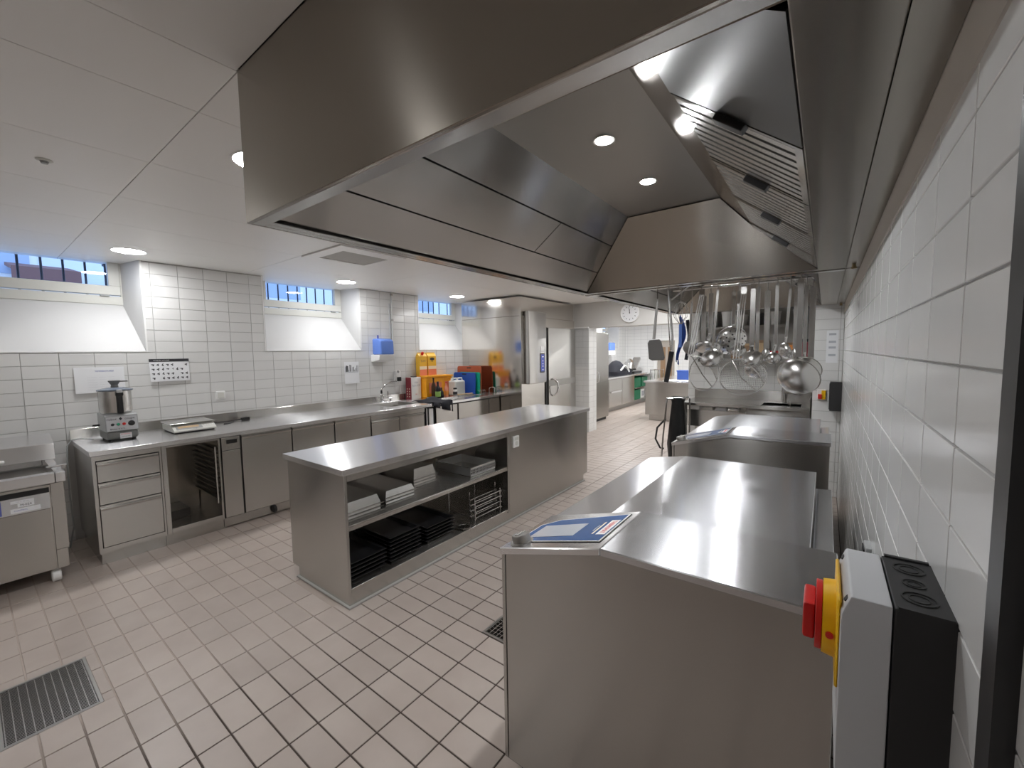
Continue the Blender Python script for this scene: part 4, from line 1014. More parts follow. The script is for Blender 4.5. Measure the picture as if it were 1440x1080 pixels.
for y in (4.96, 5.085):
    mb = MB(); mb.tube([(-4.94, y - .06, 1.135), (-4.94, y - .045, 1.185), (-4.94, y + .045, 1.185), (-4.94, y + .06, 1.135)], .014, 8); build('handle', mb, 'jerrycan', t)
mb = MB(); mb.cyl((-4.98, 4.945, 1.125), (-4.98, 4.945, 1.185), .022, n=16); build('cap', mb, 'white', t)
def board(label, x0, x1, y, h, lean, m):
    t = thing('cutting_board', label, 'cutting board', ((x0 + x1) / 2, y, .9), 'cutting boards')
    mb = MB(); r = .03; zb = .9005
    out = [(x0, 0), (x1, 0), (x1, h - r), (x1 - r * .3, h - r * .3), (x1 - r, h), (x0 + r, h), (x0 + r * .3, h - r * .3), (x0, h - r)]
    n = len(out)
    a = [(x, y + z * lean, zb + z) for x, z in out]; b = [(x, y + .018 + z * lean, zb + z) for x, z in out]
    mb.add(a + b, [list(range(n))[::-1], list(range(n, 2 * n))] + [(i, (i + 1) % n, n + (i + 1) % n, n + i) for i in range(n)])
    build('board', mb, m, t, bevel=.003, seg=1)
    mb = MB(); mb.add([((x0 + x1) / 2 - .05, y - .0006 + (h - .04) * lean, zb + h - .04), ((x0 + x1) / 2 + .05, y - .0006 + (h - .04) * lean, zb + h - .04), ((x0 + x1) / 2 + .05, y - .0006 + (h - .02) * lean, zb + h - .02), ((x0 + x1) / 2 - .05, y - .0006 + (h - .02) * lean, zb + h - .02)], [(0, 1, 2, 3)]); build('grip_hole', mb, 'black', t, smooth=0)
board('blue plastic cutting board, frontmost of the upright boards', -5.235, -4.725, 5.225, .37, .05, 'blue_board')
board('green plastic cutting board behind the blue one', -5.15, -4.665, 5.275, .375, .05, 'green_board')
board('large brown-red cutting board behind the green one', -5.245, -4.685, 5.335, .475, .03, 'brown_board')
t = thing('board_rack', 'chrome wire rack holding the upright cutting boards', 'rack', (-4.6, 5.42, .9))
for y in (5.214, 5.2635, 5.320, 5.362):
    mb = MB(); mb.tube([(-5.1, y, .905), (-4.63, y, .905), (-4.61, y, .92), (-4.61, y, .96), (-4.63, y, .975), (-4.65, y, .975)], .004, 8); build('wire', mb, 'chrome', t)
mb = MB(); mb.tube([(-4.50, 5.33, .905), (-4.50, 5.33, 1.0), (-4.50, 5.36, 1.02), (-4.50, 5.46, 1.02), (-4.50, 5.475, 1.0), (-4.50, 5.475, .905)], .006, 8); build('end_loop', mb, 'chrome', t)
# cloth draped over the counter edge
t = thing('black_cloth', 'crumpled black cloth draped over the counter edge beside the sink', 'cloth', (-4.55, 4.15, .9))
mb = MB(); nx, ny = 16, 16; rg = random.Random(11); vs = []
for i in range(nx + 1):
    for j in range(ny + 1):
        u, v = i / nx, j / ny
        x = -4.80 + .46 * u; y = 3.96 + .385 * v + .05 * (u - .5)
        z = .905 + .055 * math.sin(PI * v) * math.sin(PI * min(1, u * 1.2)) + .012 * math.sin(9 * u + 7 * v)
        if x > FX + .01: z = .90 - (x - FX - .01) * 2.4 * (.4 + .9 * v); x = FX + .012 + .02 * math.sin(12 * v)
        vs.append((x, y, max(z, .62)))
mb.add(vs, [(i * (ny + 1) + j, (i + 1) * (ny + 1) + j, (i + 1) * (ny + 1) + j + 1, i * (ny + 1) + j + 1) for i in range(nx) for j in range(ny)])
o = build('fabric', mb, 'cloth_black', t, smooth=3.0); sm = o.modifiers.new('thickness', 'SOLIDIFY'); sm.thickness = .006; sm.offset = 1

# ------------------------------------------------------------------ clock on the header wall
t = thing('wall_clock', 'round white wall clock above the wide opening, just before twelve', 'clock', (-2.875, HEAD_Y, 2.285))
q = Vector((0, 0, 1)).rotation_difference(Vector((0, -1, 0))).to_matrix(); cc = Vector((-2.875, HEAD_Y, 2.285)); R_ = .172
mb = MB(); mb.lathe([(0, 0), (R_, 0), (R_ + .004, .03), (R_ - .006, .04), (R_ - .014, .032), (0, .032)], 36, cc, q); build('rim', mb, 'white', t)
mb = MB(); mb.lathe([(0, .033), (R_ - .014, .033)], 36, cc, q); build('face', mb, 'paper', t)
for k in range(12):
    a = k * PI / 6; d = Vector((math.sin(a), 0, math.cos(a)))
    mb = MB(); mb.obox(frame(cc + Vector((0, -.0345, 0)) + d * .118, d, (0, 0, 1) if abs(d.x) > .5 else (1, 0, 0)), .022, .010, .001); build('hour_mark', mb, 'ink', t, smooth=0)
for nm, a, l, w in (('hour_hand', -.06, .075, .012), ('minute_hand', -.12, .115, .008)):
    d = Vector((math.sin(a), 0, math.cos(a))); mb = MB(); mb.obox(frame(cc + Vector((0, -.036, 0)) + d * (l / 2 - .012), d, (1, 0, 0)), l, w, .001); build(nm, mb, 'ink', t, smooth=0)
mb = MB(); mb.lathe([(0, .033), (.01, .033), (.01, .039), (0, .039)], 16, cc, q); build('hub', mb, 'ink', t)

# ------------------------------------------------------------------ far room
t = thing('strip_curtain', 'clear plastic sheet hanging at the left of the opening', 'curtain', (-3.85, HEAD_Y - .03, 1.45))
M['film'] = glass_material('clear_film', (.92, .93, .94))
mb = MB(); nn = 14
vs = [(-4.0 + .30 * i / nn, HEAD_Y - .035 + .012 * math.sin(i * 1.9), z) for z in (2.055, 1.30) for i in range(nn + 1)]
mb.add(vs, [(i, i + 1, nn + 2 + i, nn + 1 + i) for i in range(nn)]); build('film', mb, 'film', t, smooth=3)
mb = MB(); mb.box(-4.02, -3.70, HEAD_Y - .05, HEAD_Y - .005, 2.05, 2.075); build('rail', mb, 'white', t, smooth=0)
t = thing('upright_refrigerator', 'tall steel refrigerator just inside the far room', 'refrigerator', (-4.45, 8.8, 0))
mb = MB(); mb.box(-4.80, -4.10, 8.45, 9.2, .06, 2.02); build('body', mb, 'steel_y', t, bevel=.004, seg=1)
mb = MB(); mb.box(-4.10, -4.075, 8.46, 9.19, .07, 2.0); d_ = build('door', mb, 'steel_y', t, bevel=.004, seg=1)
mb = MB(); mb.tube([(-4.075, 8.53, 1.15), (-4.02, 8.54, 1.13), (-4.02, 8.54, .92), (-4.075, 8.53, .90)], .013, 8); build('handle', mb, 'chrome', d_)
mb = MB(); mb.box(-4.75, -4.12, 8.5, 9.15, 0, .06); build('base', mb, 'black', t, smooth=0)
t = thing('far_counter', 'steel counter with drawers along the far room wall', 'counter', (-4.85, 11.3, 0))
mb = MB(); mb.box(-5.295, -4.42, 9.25, 13.25, .87, .91); build('worktop', mb, 'steel_top', t, bevel=.003, seg=1)
mb = MB(); mb.box(-5.28, -4.47, 9.25, 11.9, .12, .87); build('carcass', mb, 'steel_y', t, smooth=0)
for y0, y1 in ((9.27, 10.05), (10.07, 10.93), (10.95, 11.85)):
    mb = MB(); mb.box(-4.47, -4.45, y0, y1, .14, .85); d_ = build('door', mb, 'steel_y', t, bevel=.003, seg=1)
    if y0 == 10.07:
        mb = MB(); mb.box(-4.45, -4.42, y0 + .08, y1 - .08, .50, .54); build('handle', mb, 'steel_top', d_, smooth=0)
mb = MB(); mb.box(-5.28, -4.47, 11.9, 13.25, .12, .14); mb.box(-5.28, -4.45, 11.9, 13.25, .48, .50); mb.box(-5.28, -5.26, 11.9, 13.25, .14, .87); build('shelf', mb, 'steel_y', t, smooth=0)
mb = MB(); mb.box(-5.28, -4.52, 9.25, 13.25, 0, .12); build('plinth', mb, 'steel_dull', t, smooth=0)
for i, (y, z, lb) in enumerate(((12.0, .505, 'green crate on the upper far shelf, near end'), (12.6, .505, 'green crate on the upper far shelf, far end'), (12.0, .145, 'green crate on the lower far shelf'))):
    t = thing('green_crate', lb, 'crate', (-4.8, y + .25, z), 'green crates')
    mb = MB(); mb.box(-5.1, -4.5, y, y + .5, z, z + .02); build('base', mb, 'green_crate', t, smooth=0)
    mb = MB(); mb.box(-5.1, -4.5, y, y + .02, z + .02, z + .28); mb.box(-5.1, -4.5, y + .48, y + .5, z + .02, z + .28); mb.box(-4.52, -4.5, y + .02, y + .48, z + .02, z + .28); mb.box(-5.1, -5.08, y + .02, y + .48, z + .02, z + .28); build('wall', mb, 'green_crate', t, smooth=0)
t = thing('white_carton', 'white box on the lower shelf of the far counter', 'box', (-4.75, 12.75, .145))
mb = MB(); mb.box(-5.0, -4.52, 12.6, 12.9, .1405, .42); build('carton', mb, 'white', t, bevel=.004, seg=1)
mb = MB(); mb.box(-4.52, -4.515, 12.65, 12.85, .2, .35); build('print', mb, 'ink_grey', t, smooth=0)
t = thing('towel_dispenser', 'blue and white towel dispenser on the far room wall', 'dispenser', (-5.3, 11.8, 1.4))
mb = MB(); mb.box(-5.30, -5.10, 11.65, 11.98, 1.62, 1.85); build('hood', mb, 'blue_plastic', t, bevel=.02)
mb = MB(); mb.box(-5.30, -5.09, 11.64, 11.99, 1.48, 1.618); build('tray', mb, 'white', t, bevel=.012)
t = thing('black_bag', 'heap of black cloth bags on the far counter', 'bag', (-4.85, 11.5, .91))
mb = MB(); mb.lathe([(0, 0), (.30, 0), (.34, .10), (.25, .26), (.13, .38), (0, .42)], 14, (-4.85, 11.45, .9105), Matrix.Diagonal((.9, 1.1, 1))); build('heap', mb, 'cloth_black', t)
mb = MB(); mb.lathe([(0, 0), (.24, 0), (.22, .12), (0, .18)], 12, (-4.80, 11.95, .9105)); build('fold', mb, 'cloth_black', t)
mb = MB(); mb.tube([(-4.60, 11.2, 1.05), (-4.55, 11.35, 1.18), (-4.58, 11.55, 1.16), (-4.55, 11.7, 1.0)], .025, 8); build('strap', mb, 'white', t)
t = thing('black_bottle', 'slim black bottle standing left of the bag heap', 'bottle', (-5.0, 11.05, .91))
mb = MB(); mb.lathe([(0, 0), (.04, 0), (.04, .36), (.02, .42), (0, .42)], 14, (-4.95, 10.98, .9105)); build('body', mb, 'black', t)
mb = MB(); mb.lathe([(0, .42), (.022, .42), (.022, .47), (0, .47)], 12, (-4.95, 10.98, .9105)); build('cap', mb, 'black', t)
t = thing('food_slicer', 'silver food slicer with raised arm on the far counter', 'slicer', (-4.8, 12.5, .91))
mb = MB(); mb.box(-5.05, -4.6, 12.25, 12.9, .9105, .97); build('base', mb, 'black', t, bevel=.02)
q = Vector((0, 0, 1)).rotation_difference(Vector((1, -.3, .2)).normalized()).to_matrix()
mb = MB(); mb.lathe([(0, -.03), (.17, -.03), (.19, 0), (0, .02)], 24, (-4.80, 12.45, 1.17), q); build('blade', mb, 'chrome', t)
mb = MB(); mb.obox(Matrix.Translation((-4.75, 12.68, 1.20)) @ Matrix.Rotation(.7, 4, 'X'), .22, .52, .08); build('carriage', mb, 'utensil', t, bevel=.01)
mb = MB(); mb.obox(Matrix.Translation((-4.85, 12.45, 1.12)) @ Matrix.Rotation(-.3, 4, 'X'), .26, .22, .26); build('motor', mb, 'utensil', t, bevel=.05, seg=3)
t = thing('small_island', 'low steel island with white top in the far room', 'counter', (-2.75, 10.7, 0))
mb = MB(); mb.box(-3.32, -2.15, 9.42, 12.1, .87, .905); build('worktop', mb, 'steel_top', t, bevel=.003, seg=1)
mb = MB(); mb.box(-3.29, -2.18, 9.45, 12.07, .13, .87); build('body', mb, 'steel_x', t, bevel=.003, seg=1)
mb = MB(); mb.box(-3.22, -2.25, 9.52, 12.0, 0, .13); build('plinth', mb, 'steel_x', t, smooth=0)
t = thing('blue_box', 'small blue plastic box on the far room island', 'box', (-2.62, 10.3, .905))
mb = MB(); mb.box(-2.80, -2.50, 10.2, 10.42, .9055, 1.11); build('body', mb, 'cloth_blue', t, bevel=.01)
mb = MB(); mb.box(-2.81, -2.49, 10.19, 10.43, 1.09, 1.12); build('rim', mb, 'cloth_blue', t, bevel=.004, seg=1)
t = thing('paper_sheets', 'white paper sheets lying on the far room island', 'paper', (-2.6, 9.8, .905))
mb = MB(); mb.box(-2.95, -2.35, 9.60, 10.02, .9055, .912); build('sheet', mb, 'paper', t, smooth=0)
d1 = struct('door_1', loc=(-4.0, FAR_Y, 0))
for nm, b in (('door_frame', (-4.36, -4.26, FAR_Y - .03, FAR_Y + .12, 0, 1.98)), ('door_frame', (-3.72, -3.62, FAR_Y - .03, FAR_Y + .12, 0, 1.98)), ('door_frame', (-4.26, -3.72, FAR_Y - .03, FAR_Y + .12, 1.90, 1.98))):
    mb = MB(); mb.box(*b); build(nm, mb, 'white', d1, bevel=.004, seg=1)
mb = MB(); mb.box(-4.26, -3.72, FAR_Y + .06, FAR_Y + .10, 0.01, 1.90); lf = build('leaf', mb, 'door_grey', d1, smooth=0)
mb = MB(); mb.box(-4.17, -4.02, FAR_Y + .045, FAR_Y + .06, .15, 1.70); build('panel', mb, 'brown', lf, smooth=0)
mb = MB(); mb.box(-3.95, -3.82, FAR_Y + .045, FAR_Y + .06, .15, 1.70); build('panel', mb, 'brown', lf, smooth=0)
for x in (-4.20,):
    t = thing('wire_trolley', 'chrome wire trolley by the far room doorway', 'trolley', (-4.15, 12.9, 0))
    for yy in (12.75, 13.15):
        for xx in (-4.28, -4.02):
            mb = MB(); mb.cyl((xx, yy, 0), (xx, yy, 1.02), .012, n=8); build('post', mb, 'chrome', t)
    for z in (.25, .62, 1.0):
        mb = MB(); mb.tube([(-4.28, 12.75, z), (-4.02, 12.75, z), (-4.02, 13.15, z), (-4.28, 13.15, z)], .008, 6, closed=True)
        for k in range(6): mb.cyl((-4.28 + .052 * k, 12.75, z), (-4.28 + .052 * k, 13.15, z), .004, n=6)
        build('shelf', mb, 'chrome', t)

# ------------------------------------------------------------------ sink counter on the back wall
t = thing('sink_counter', 'steel sink counter with open shelf behind the farther braising pan', 'counter', (-.8, 6.15, 0))
sx0, sx1, sy0, sy1 = -1.52, -.125, 5.80, 6.49
k0, k1, k2, k3 = -.62, -.22, 5.90, 6.28
mb = MB()
for a in ((sx0, k0, sy0, sy1), (k1, sx1, sy0, sy1), (k0, k1, sy0, k2), (k0, k1, k3, sy1)): mb.box(*a, .868, .905)
build('worktop', mb, 'steel_y', t, bevel=.0025, seg=1)
mb = MB(); mb.box(sx0, sx1, sy1 - .02, sy1, .905, 1.04); mb.box(sx1 - .012, sx1, sy0 + .1, sy1 - .02, .905, 1.0); build('upstand', mb, 'steel_x', t, bevel=.002, seg=1)
mb = MB(); mb.box(k0, k1, k2, k3, .70, .705)
for a in ((k0 - .003, k0, k2, k3), (k1, k1 + .003, k2, k3), (k0, k1, k2 - .003, k2), (k0, k1, k3, k3 + .003)): mb.box(*a, .705, .90)
build('sink_bowl', mb, 'steel_dull', t, smooth=0)
mb = MB(); mb.cyl((-.34, 6.08, .705), (-.34, 6.08, .96), .025, .022, n=16); build('overflow_pipe', mb, 'chrome', t)
mb = MB(); mb.box(sx0 + .02, sx0 + .055, sy0 + .03, sy0 + .065, 0, .868); build('leg', mb, 'steel_x', t, smooth=0)
mb = MB(); mb.box(sx0 + .02, sx0 + .055, sy1 - .065, sy1 - .03, 0, .868); build('leg', mb, 'steel_x', t, smooth=0)
mb = MB(); mb.box(sx0 + .02, -.78, sy0 + .03, sy1 - .03, .40, .425); build('shelf', mb, 'steel_x', t, smooth=0)
mb = MB(); mb.box(sx0 + .055, -.78, sy0 + .10, sy0 + .115, .58, .80); build('drawer_panel', mb, 'steel_x', t, smooth=0)
mb = MB(); mb.box(-.775, sx1, sy0 + .03, sy0 + .05, .10, .865); build('cabinet_front', mb, 'steel_x', t, bevel=.002, seg=1)
mb = MB(); mb.box(-.775, -.76, sy0 + .05, sy1 - .05, .10, .865); build('cabinet_side', mb, 'steel_x', t, smooth=0)
mb = MB(); mb.box(-.55, -.30, sy0 + .025, sy0 + .03, .78, .815); build('handle', mb, 'steel_top', t, smooth=0)
t = thing('sink_tap', 'black and chrome mixer tap behind the far sink', 'tap', (-.40, 6.36, .905))
mb = MB(); mb.cyl((-.42, 6.37, .905), (-.42, 6.37, 1.10), .024, n=14); build('body', mb, 'chrome', t)
mb = MB(); mb.tube([(-.42, 6.37, 1.03), (-.34, 6.30, 1.04), (-.24, 6.22, 1.03)], .017, 8); build('spout', mb, 'chrome', t)
mb = MB(); mb.tube([(-.42, 6.37, 1.10), (-.40, 6.34, 1.13), (-.33, 6.30, 1.12)], .013, 8); build('lever', mb, 'black', t)
for k, (x, h) in enumerate(((-1.38, .055), (-1.22, .045), (-1.06, .05), (-.92, .04))):
    t = thing('lid_stack', ['pale lids on the drawer top, leftmost below the sink worktop', 'pale folded cloth right of the lids below the sink worktop', 'glassy tray pile in the middle of the sink counter shelf', 'small pile next to the sink cabinet, below the worktop'][k], 'lids', (x, 5.98, .80), 'things stored below the sink worktop')
    mb = MB(); mb.box(x - .07, x + .06, 5.90, 6.1, .80, .80 + h); build('lids', mb, ('paper', 'offwhite', 'grey', 'utensil')[k], t, bevel=.012)
    mb = MB(); mb.box(x - .06, x + .055, 5.905, 6.09, .80 + h, .812 + h); build('top_lid', mb, ('offwhite', 'paper', 'utensil', 'grey')[k], t, bevel=.004, seg=1)

t = thing('wall_shelf_unit', 'two-tier steel wall shelf of crockery above the sink counter', 'shelf', (-.7, 6.35, 1.45))
mb = MB(); mb.box(-1.40, -.115, sy1 - .012, sy1, 1.43, 2.32); build('back_panel', mb, 'steel_dull', t, smooth=0)
for z in (1.45, 1.88, 2.16):
    mb = MB(); mb.box(-1.42, -.115, 6.19, sy1 - .012, z, z + .02); mb.box(-1.42, -.115, 6.19, 6.20, z - .012, z); build('shelf', mb, 'steel_dull', t, smooth=0)
for x in (-1.42, -.135):
    mb = MB(); mb.box(x, x + .02, 6.19, sy1 - .002, 1.43, 2.32); build('side', mb, 'steel_dull', t, smooth=0)
def tub(name, label, cat, x, y, z, r, h, m, m2=None, group='crockery on the wall shelf'):
    t = thing(name, label, cat, (x, y, z), group)
    mb = MB(); mb.lathe([(0, 0), (r * .8, 0), (r, h * .92), (r * .94, h * .92), (r * .74, h * .05), (0, h * .05)], 18, (x, y, z)); build('body', mb, m, t)
    mb = MB(); ring(mb, (x, y, z), r * .93, r * 1.06, h * .90, h, 18); build('rim', mb, m2 or m, t)
def crate(name, label, cat, x0, x1, z, h, m, m2='tan'):
    t = thing(name, label, cat, ((x0 + x1) / 2, 6.33, z), 'crockery on the wall shelf')
    mb = MB(); mb.box(x0, x1, 6.23, 6.44, z, z + h * .85); build('body', mb, m, t, bevel=.006, seg=1)
    mb = MB(); mb.box(x0 - .005, x1 + .005, 6.225, 6.445, z + h * .85, z + h); build('lid', mb, m2, t, bevel=.004, seg=1)
def pile(label, x, z, r, n, m, dz=.018):
    words = ('lowest', 'second from the bottom', 'third from the bottom', 'fourth from the bottom', 'fifth from the bottom', 'sixth', 'fifth from the top', 'fourth from the top', 'third from the top', 'second from the top', 'topmost')
    words = words[:n // 2] + words[-(n - n // 2):]
    for k in range(n):
        t = thing('plate', words[k] + ' ' + label, 'plate', (x, 6.33, z + k * dz), 'plates on the wall shelf')
        mb = MB(); mb.lathe([(0, 0), (r * .6, 0), (r, dz * .7), (r, dz * .9), (r * .55, dz * .25), (0, dz * .25)], 18, (x, 6.33, z + k * dz)); build('dish', mb, m, t)
pile('white plate in the left pile on the wall shelf', -1.29, 1.9005, .09, 11, 'white')
pile('dark plate in the middle pile on the wall shelf', -.72, 1.9005, .085, 9, 'grey_dark')
tub('white_tub', 'white plastic tub right of the white plates', 'tub', -1.08, 6.32, 1.9005, .075, .20, 'white')
tub('cream_box', 'pale round tub near the middle of the wall shelf', 'tub', -.92, 6.32, 1.9005, .085, .15, 'offwhite')
tub('white_jug', 'white jug right of the dark plates on the wall shelf', 'jug', -.53, 6.31, 1.9005, .06, .17, 'white')
tub('grey_tub', 'grey tub at the right end of the wall shelf', 'tub', -.26, 6.32, 1.9005, .085, .18, 'grey')
crate('brown_basket', 'brown basket on the lower wall shelf, left half', 'basket', -1.02, -.80, 1.4705, .20, 'brown', 'tan')
crate('tan_box', 'tan cardboard box on the lower wall shelf', 'box', -.78, -.60, 1.4705, .24, 'tan', 'brown')
tub('red_pot', 'small red pot on the lower wall shelf', 'pot', -.54, 6.30, 1.4705, .055, .10, 'red_pot')
crate('orange_box', 'orange box on the lower wall shelf, right half', 'box', -.40, -.30, 1.4705, .20, 'orange', 'brown')
crate('dark_red_box', 'dark red box at the right end of the lower wall shelf', 'box', -.25, -.17, 1.4705, .24, 'wine_red', 'black')
tub('blue_tub', 'blue tub between the orange and dark red boxes', 'tub', -.275, 6.25, 1.4705, .03, .14, 'blue_plastic')
tub('steel_pot', 'steel pot at the left end of the lower wall shelf', 'pot', -1.24, 6.31, 1.4705, .10, .17, 'utensil')
crate('white_board', 'white board leaning at the right end of the lower wall shelf', 'board', -.163, -.145, 1.4705, .18, 'white', 'white')

t = thing('waste_bag_stand', 'chrome stand with a black bin bag beside the sink counter', 'bin bag stand', (-1.5, 5.55, 0))
mb = MB(); q = [(-1.60, 5.40, .98), (-1.42, 5.46, .99), (-1.40, 5.62, .99), (-1.58, 5.56, .98)]
mb.tube(q, .014, 8, closed=True); build('clamp_ring', mb, 'chrome', t)
mb = MB(); mb.tube([(-1.60, 5.40, .98), (-1.635, 5.37, .5), (-1.66, 5.35, .02)], .010, 8); mb.tube([(-1.38, 5.62, .98), (-1.38, 5.64, .02)], .010, 8); mb.cyl((-1.66, 5.35, .02), (-1.38, 5.64, .02), .010, n=8); build('frame', mb, 'chrome', t)
mb = MB(); rings = []
for z, g in ((1.0, 1.12), (.97, 1.16), (.93, 1.0), (.7, 1.25), (.4, 1.5), (.15, 1.45), (.08, 1.1)):
    rings.append([(-1.50 + (-.075 + .008 * math.sin(i * 2.1 + z * 9)) * g * math.cos(2 * PI * i / 16), 5.51 + (.085 + .008 * math.sin(i * 3.3 + z * 7)) * g * math.sin(2 * PI * i / 16), z) for i in range(16)])
vs = [p for r in rings for p in r]
mb.add(vs, [(a * 16 + i, a * 16 + (i + 1) % 16, (a + 1) * 16 + (i + 1) % 16, (a + 1) * 16 + i) for a in range(len(rings) - 1) for i in range(16)] + [list(range((len(rings) - 1) * 16, len(rings) * 16))])
build('bag', mb, 'bag', t, smooth=2)
mb = MB(); mb.tube([(-1.62, 5.42, .72), (-1.72, 5.40, .60), (-1.74, 5.40, .45), (-1.68, 5.40, .34), (-1.64, 5.42, .33)], .012, 8); build('pedal_hose', mb, 'rubber', t)

# ------------------------------------------------------------------ rail with hanging utensils
UY = 3.20
t = thing('utensil_rail', 'steel utensil rail hung under the far edge of the near hood', 'rail', (-.6, UY, 2.03))
mb = MB(); mb.cyl((-1.10, UY, 2.075), (.02, UY, 2.075), .009, n=10); build('rail', mb, 'utensil', t)
for x in (-1.0, -.5, .0):
    mb = MB(); mb.cyl((x, UY, 2.075), (x, UY, 2.10), .006, n=8); build('bracket', mb, 'utensil', t)
mb = MB(); mb.tube([(-.955, UY + .1, 1.98), (-.93, UY + .1, 2.0), (-.78, UY + .1, 2.11)], .008, 8); build('brace', mb, 'utensil', t)
mb = MB(); mb.cyl((-1.0, 3.50, 2.075), (.05, 3.50, 2.075), .009, n=10); build('rail', mb, 'utensil', t)
for x in (-.95, .02):
    mb = MB(); mb.tube([(x, 3.50, 2.075), (x, 3.50, 2.10), (x, UY, 2.10)], .006, 8); build('bracket', mb, 'utensil', t)
UG = 'utensils hanging from the rail'
RY = lambda y: 3.50 if y > 3.35 else UY
def hook(t, x, y, z0):
    mb = MB(); mb.tube([(x, y, z0), (x, y - .002, 2.055), (x, y, 2.083), (x, RY(y) + .012, 2.088), (x, RY(y) + .012, 2.066)], .0035, 6); build('hook', mb, 'utensil', t)
def strap(t, p0, p1, w, m='utensil', th=.003, name='handle'):
    p0, p1 = Vector(p0), Vector(p1); d = p1 - p0
    mb = MB(); mb.obox(frame((p0 + p1) / 2, d, (1, 0, 0)), d.length, w, th); build(name, mb, m, t, bevel=.001, seg=1)
def bowl_mtx(open_dir): return Vector((0, 0, 1)).rotation_difference(Vector(open_dir).normalized()).to_matrix()
def ladle(label, x, y, ztop, neck, bx, bz, r, w, open_dir=(0, .75, .65), depth=.8, holes=False, name='ladle', xtop=None):
    xt = x if xtop is None else xtop
    t = thing(name, label, 'ladle' if name == 'ladle' else name, (x, y, bz - r), UG)
    hook(t, xt, y, ztop - .01)
    strap(t, (xt, y, ztop), (x, y, neck), w)
    q = bowl_mtx(open_dir); prof = []
    n = 9
    for k in range(n + 1):
        a = k / n * PI / 2; prof.append((r * math.sin(a), -r * depth * math.cos(a)))
    prof += [(r + .004, 0), (r + .004, .003), (r - .004, .003)]
    for k in range(n, -1, -1):
        a = k / n * PI / 2; prof.append(((r - .004) * math.sin(a), -(r * depth - .004) * math.cos(a)))
    c = Vector((bx, y, bz))
    mb = MB(); mb.lathe(prof, 28, c, q); b = build('bowl', mb, 'utensil', t, smooth=1.0)
    # curved shank joining handle and bowl rim
    up = Vector((x, y, neck)); rim = c + q @ Vector((0, 0, -r * depth * .35)) + Vector((0, 0, r * .72)) * 1.0
    mb = MB(); mb.tube([up + Vector((0, 0, .015)), up, (up + rim) / 2 + Vector((0, -.004, 0)), rim], [w * .45, w * .45, w * .5, w * .6], 8); build('shank', mb, 'utensil', t)
    if holes:
        mb = MB()
        for a in range(3):
            for k in range(6 + 4 * a):
                th = 2 * PI * k / (6 + 4 * a); ph = .35 + .33 * a
                p = Vector((r * math.sin(ph) * math.cos(th), r * math.sin(ph) * math.sin(th), -r * depth * math.cos(ph))); nn = p.normalized()
                mb.lathe([(0, 0), (r * .06, 0), (r * .06, .002), (0, .002)], 8, c + q @ p, (Vector((0, 0, 1)).rotation_difference(q @ nn)).to_matrix())
        build('perforation', mb, 'black', t, smooth=0, kind='stuff')
    return t
ladle('medium ladle with flat handle, dome facing out, left of centre', -.632, 3.17, 2.01, 1.61, -.636, 1.535, .073, .016, (0.1, .55, -.55), .85, xtop=-.606)
ladle('dark shallow ladle hanging behind the medium ladle', -0.717, 3.50, 2.03, 1.709, -0.735, 1.622, .093, .032, (0, .4, .9), .55)
ladle('large perforated colander ladle with small drain holes', -0.58, 3.62, 2.04, 1.775, -0.596, 1.666, .115, .028, (-.45, .75, .4), .55, holes=True, name='colander')
ladle('ladle with broad bright handle and short deep bowl', -.397, 3.19, 2.03, 1.61, -.394, 1.535, .063, .030, (.1, .6, -.5), .7)
ladle('dark round ladle hanging low behind the wire strainers', -0.399, 3.47, 2.04, 1.545, -0.403, 1.452, .074, .024, (.2, .7, .5), .8)
ladle('small shiny ladle right of the broad handled ladle', -.262, 3.18, 2.02, 1.61, -.272, 1.535, .042, .020, (0, .6, -.6), 1.0)
ladle('thin handled ladle seen sideways beside the small shiny one', -.212, 3.26, 1.99, 1.66, -.205, 1.585, .056, .016, (.8, .4, .3), .8, xtop=-.196)
ladle('largest ladle with deep round bowl at the right end', -.137, 3.18, 2.03, 1.53, -.135, 1.425, .120, .032, (.30, .75, .42), .85)
ladle('second large ladle hanging directly behind the largest one', -0.118, 3.48, 2.03, 1.556, -0.109, 1.458, .093, .022, (.2, .8, .45), .8)
ladle('small ladle hidden behind the bright strainer handle', -0.52, 3.45, 2.02, 1.644, -0.514, 1.584, .049, .022, (0, .6, -.5), .9)
for x, z, lb in ((-.70, 1.66, 'plain flat steel handle hanging left of the dark ladle'), (-.315, 1.60, 'flat steel spoon hanging between the small ladles'), (-.075, 1.52, 'rightmost flat steel spoon beside the large ladles'), (-.155, 1.60, 'flat steel spoon behind the largest ladle handle')):
    x = x * 1.12; z = 1.6 + (z - 1.6) * 1.12
    t = thing('serving_spoon', lb, 'spoon', (x, 3.58, z), UG)
    hook(t, x, 3.58, 2.0); strap(t, (x, 3.58, 2.02), (x, 3.58, z), .036)
    mb = MB(); mb.lathe([(0, -.014), (.022, -.010), (.030, 0), (.028, .001), (.02, -.008), (0, -.011)], 18, (x, 3.58, z - .045), bowl_mtx((0, 1, .1)) @ Matrix.Diagonal((1, 1.6, 1))); build('bowl', mb, 'utensil', t)

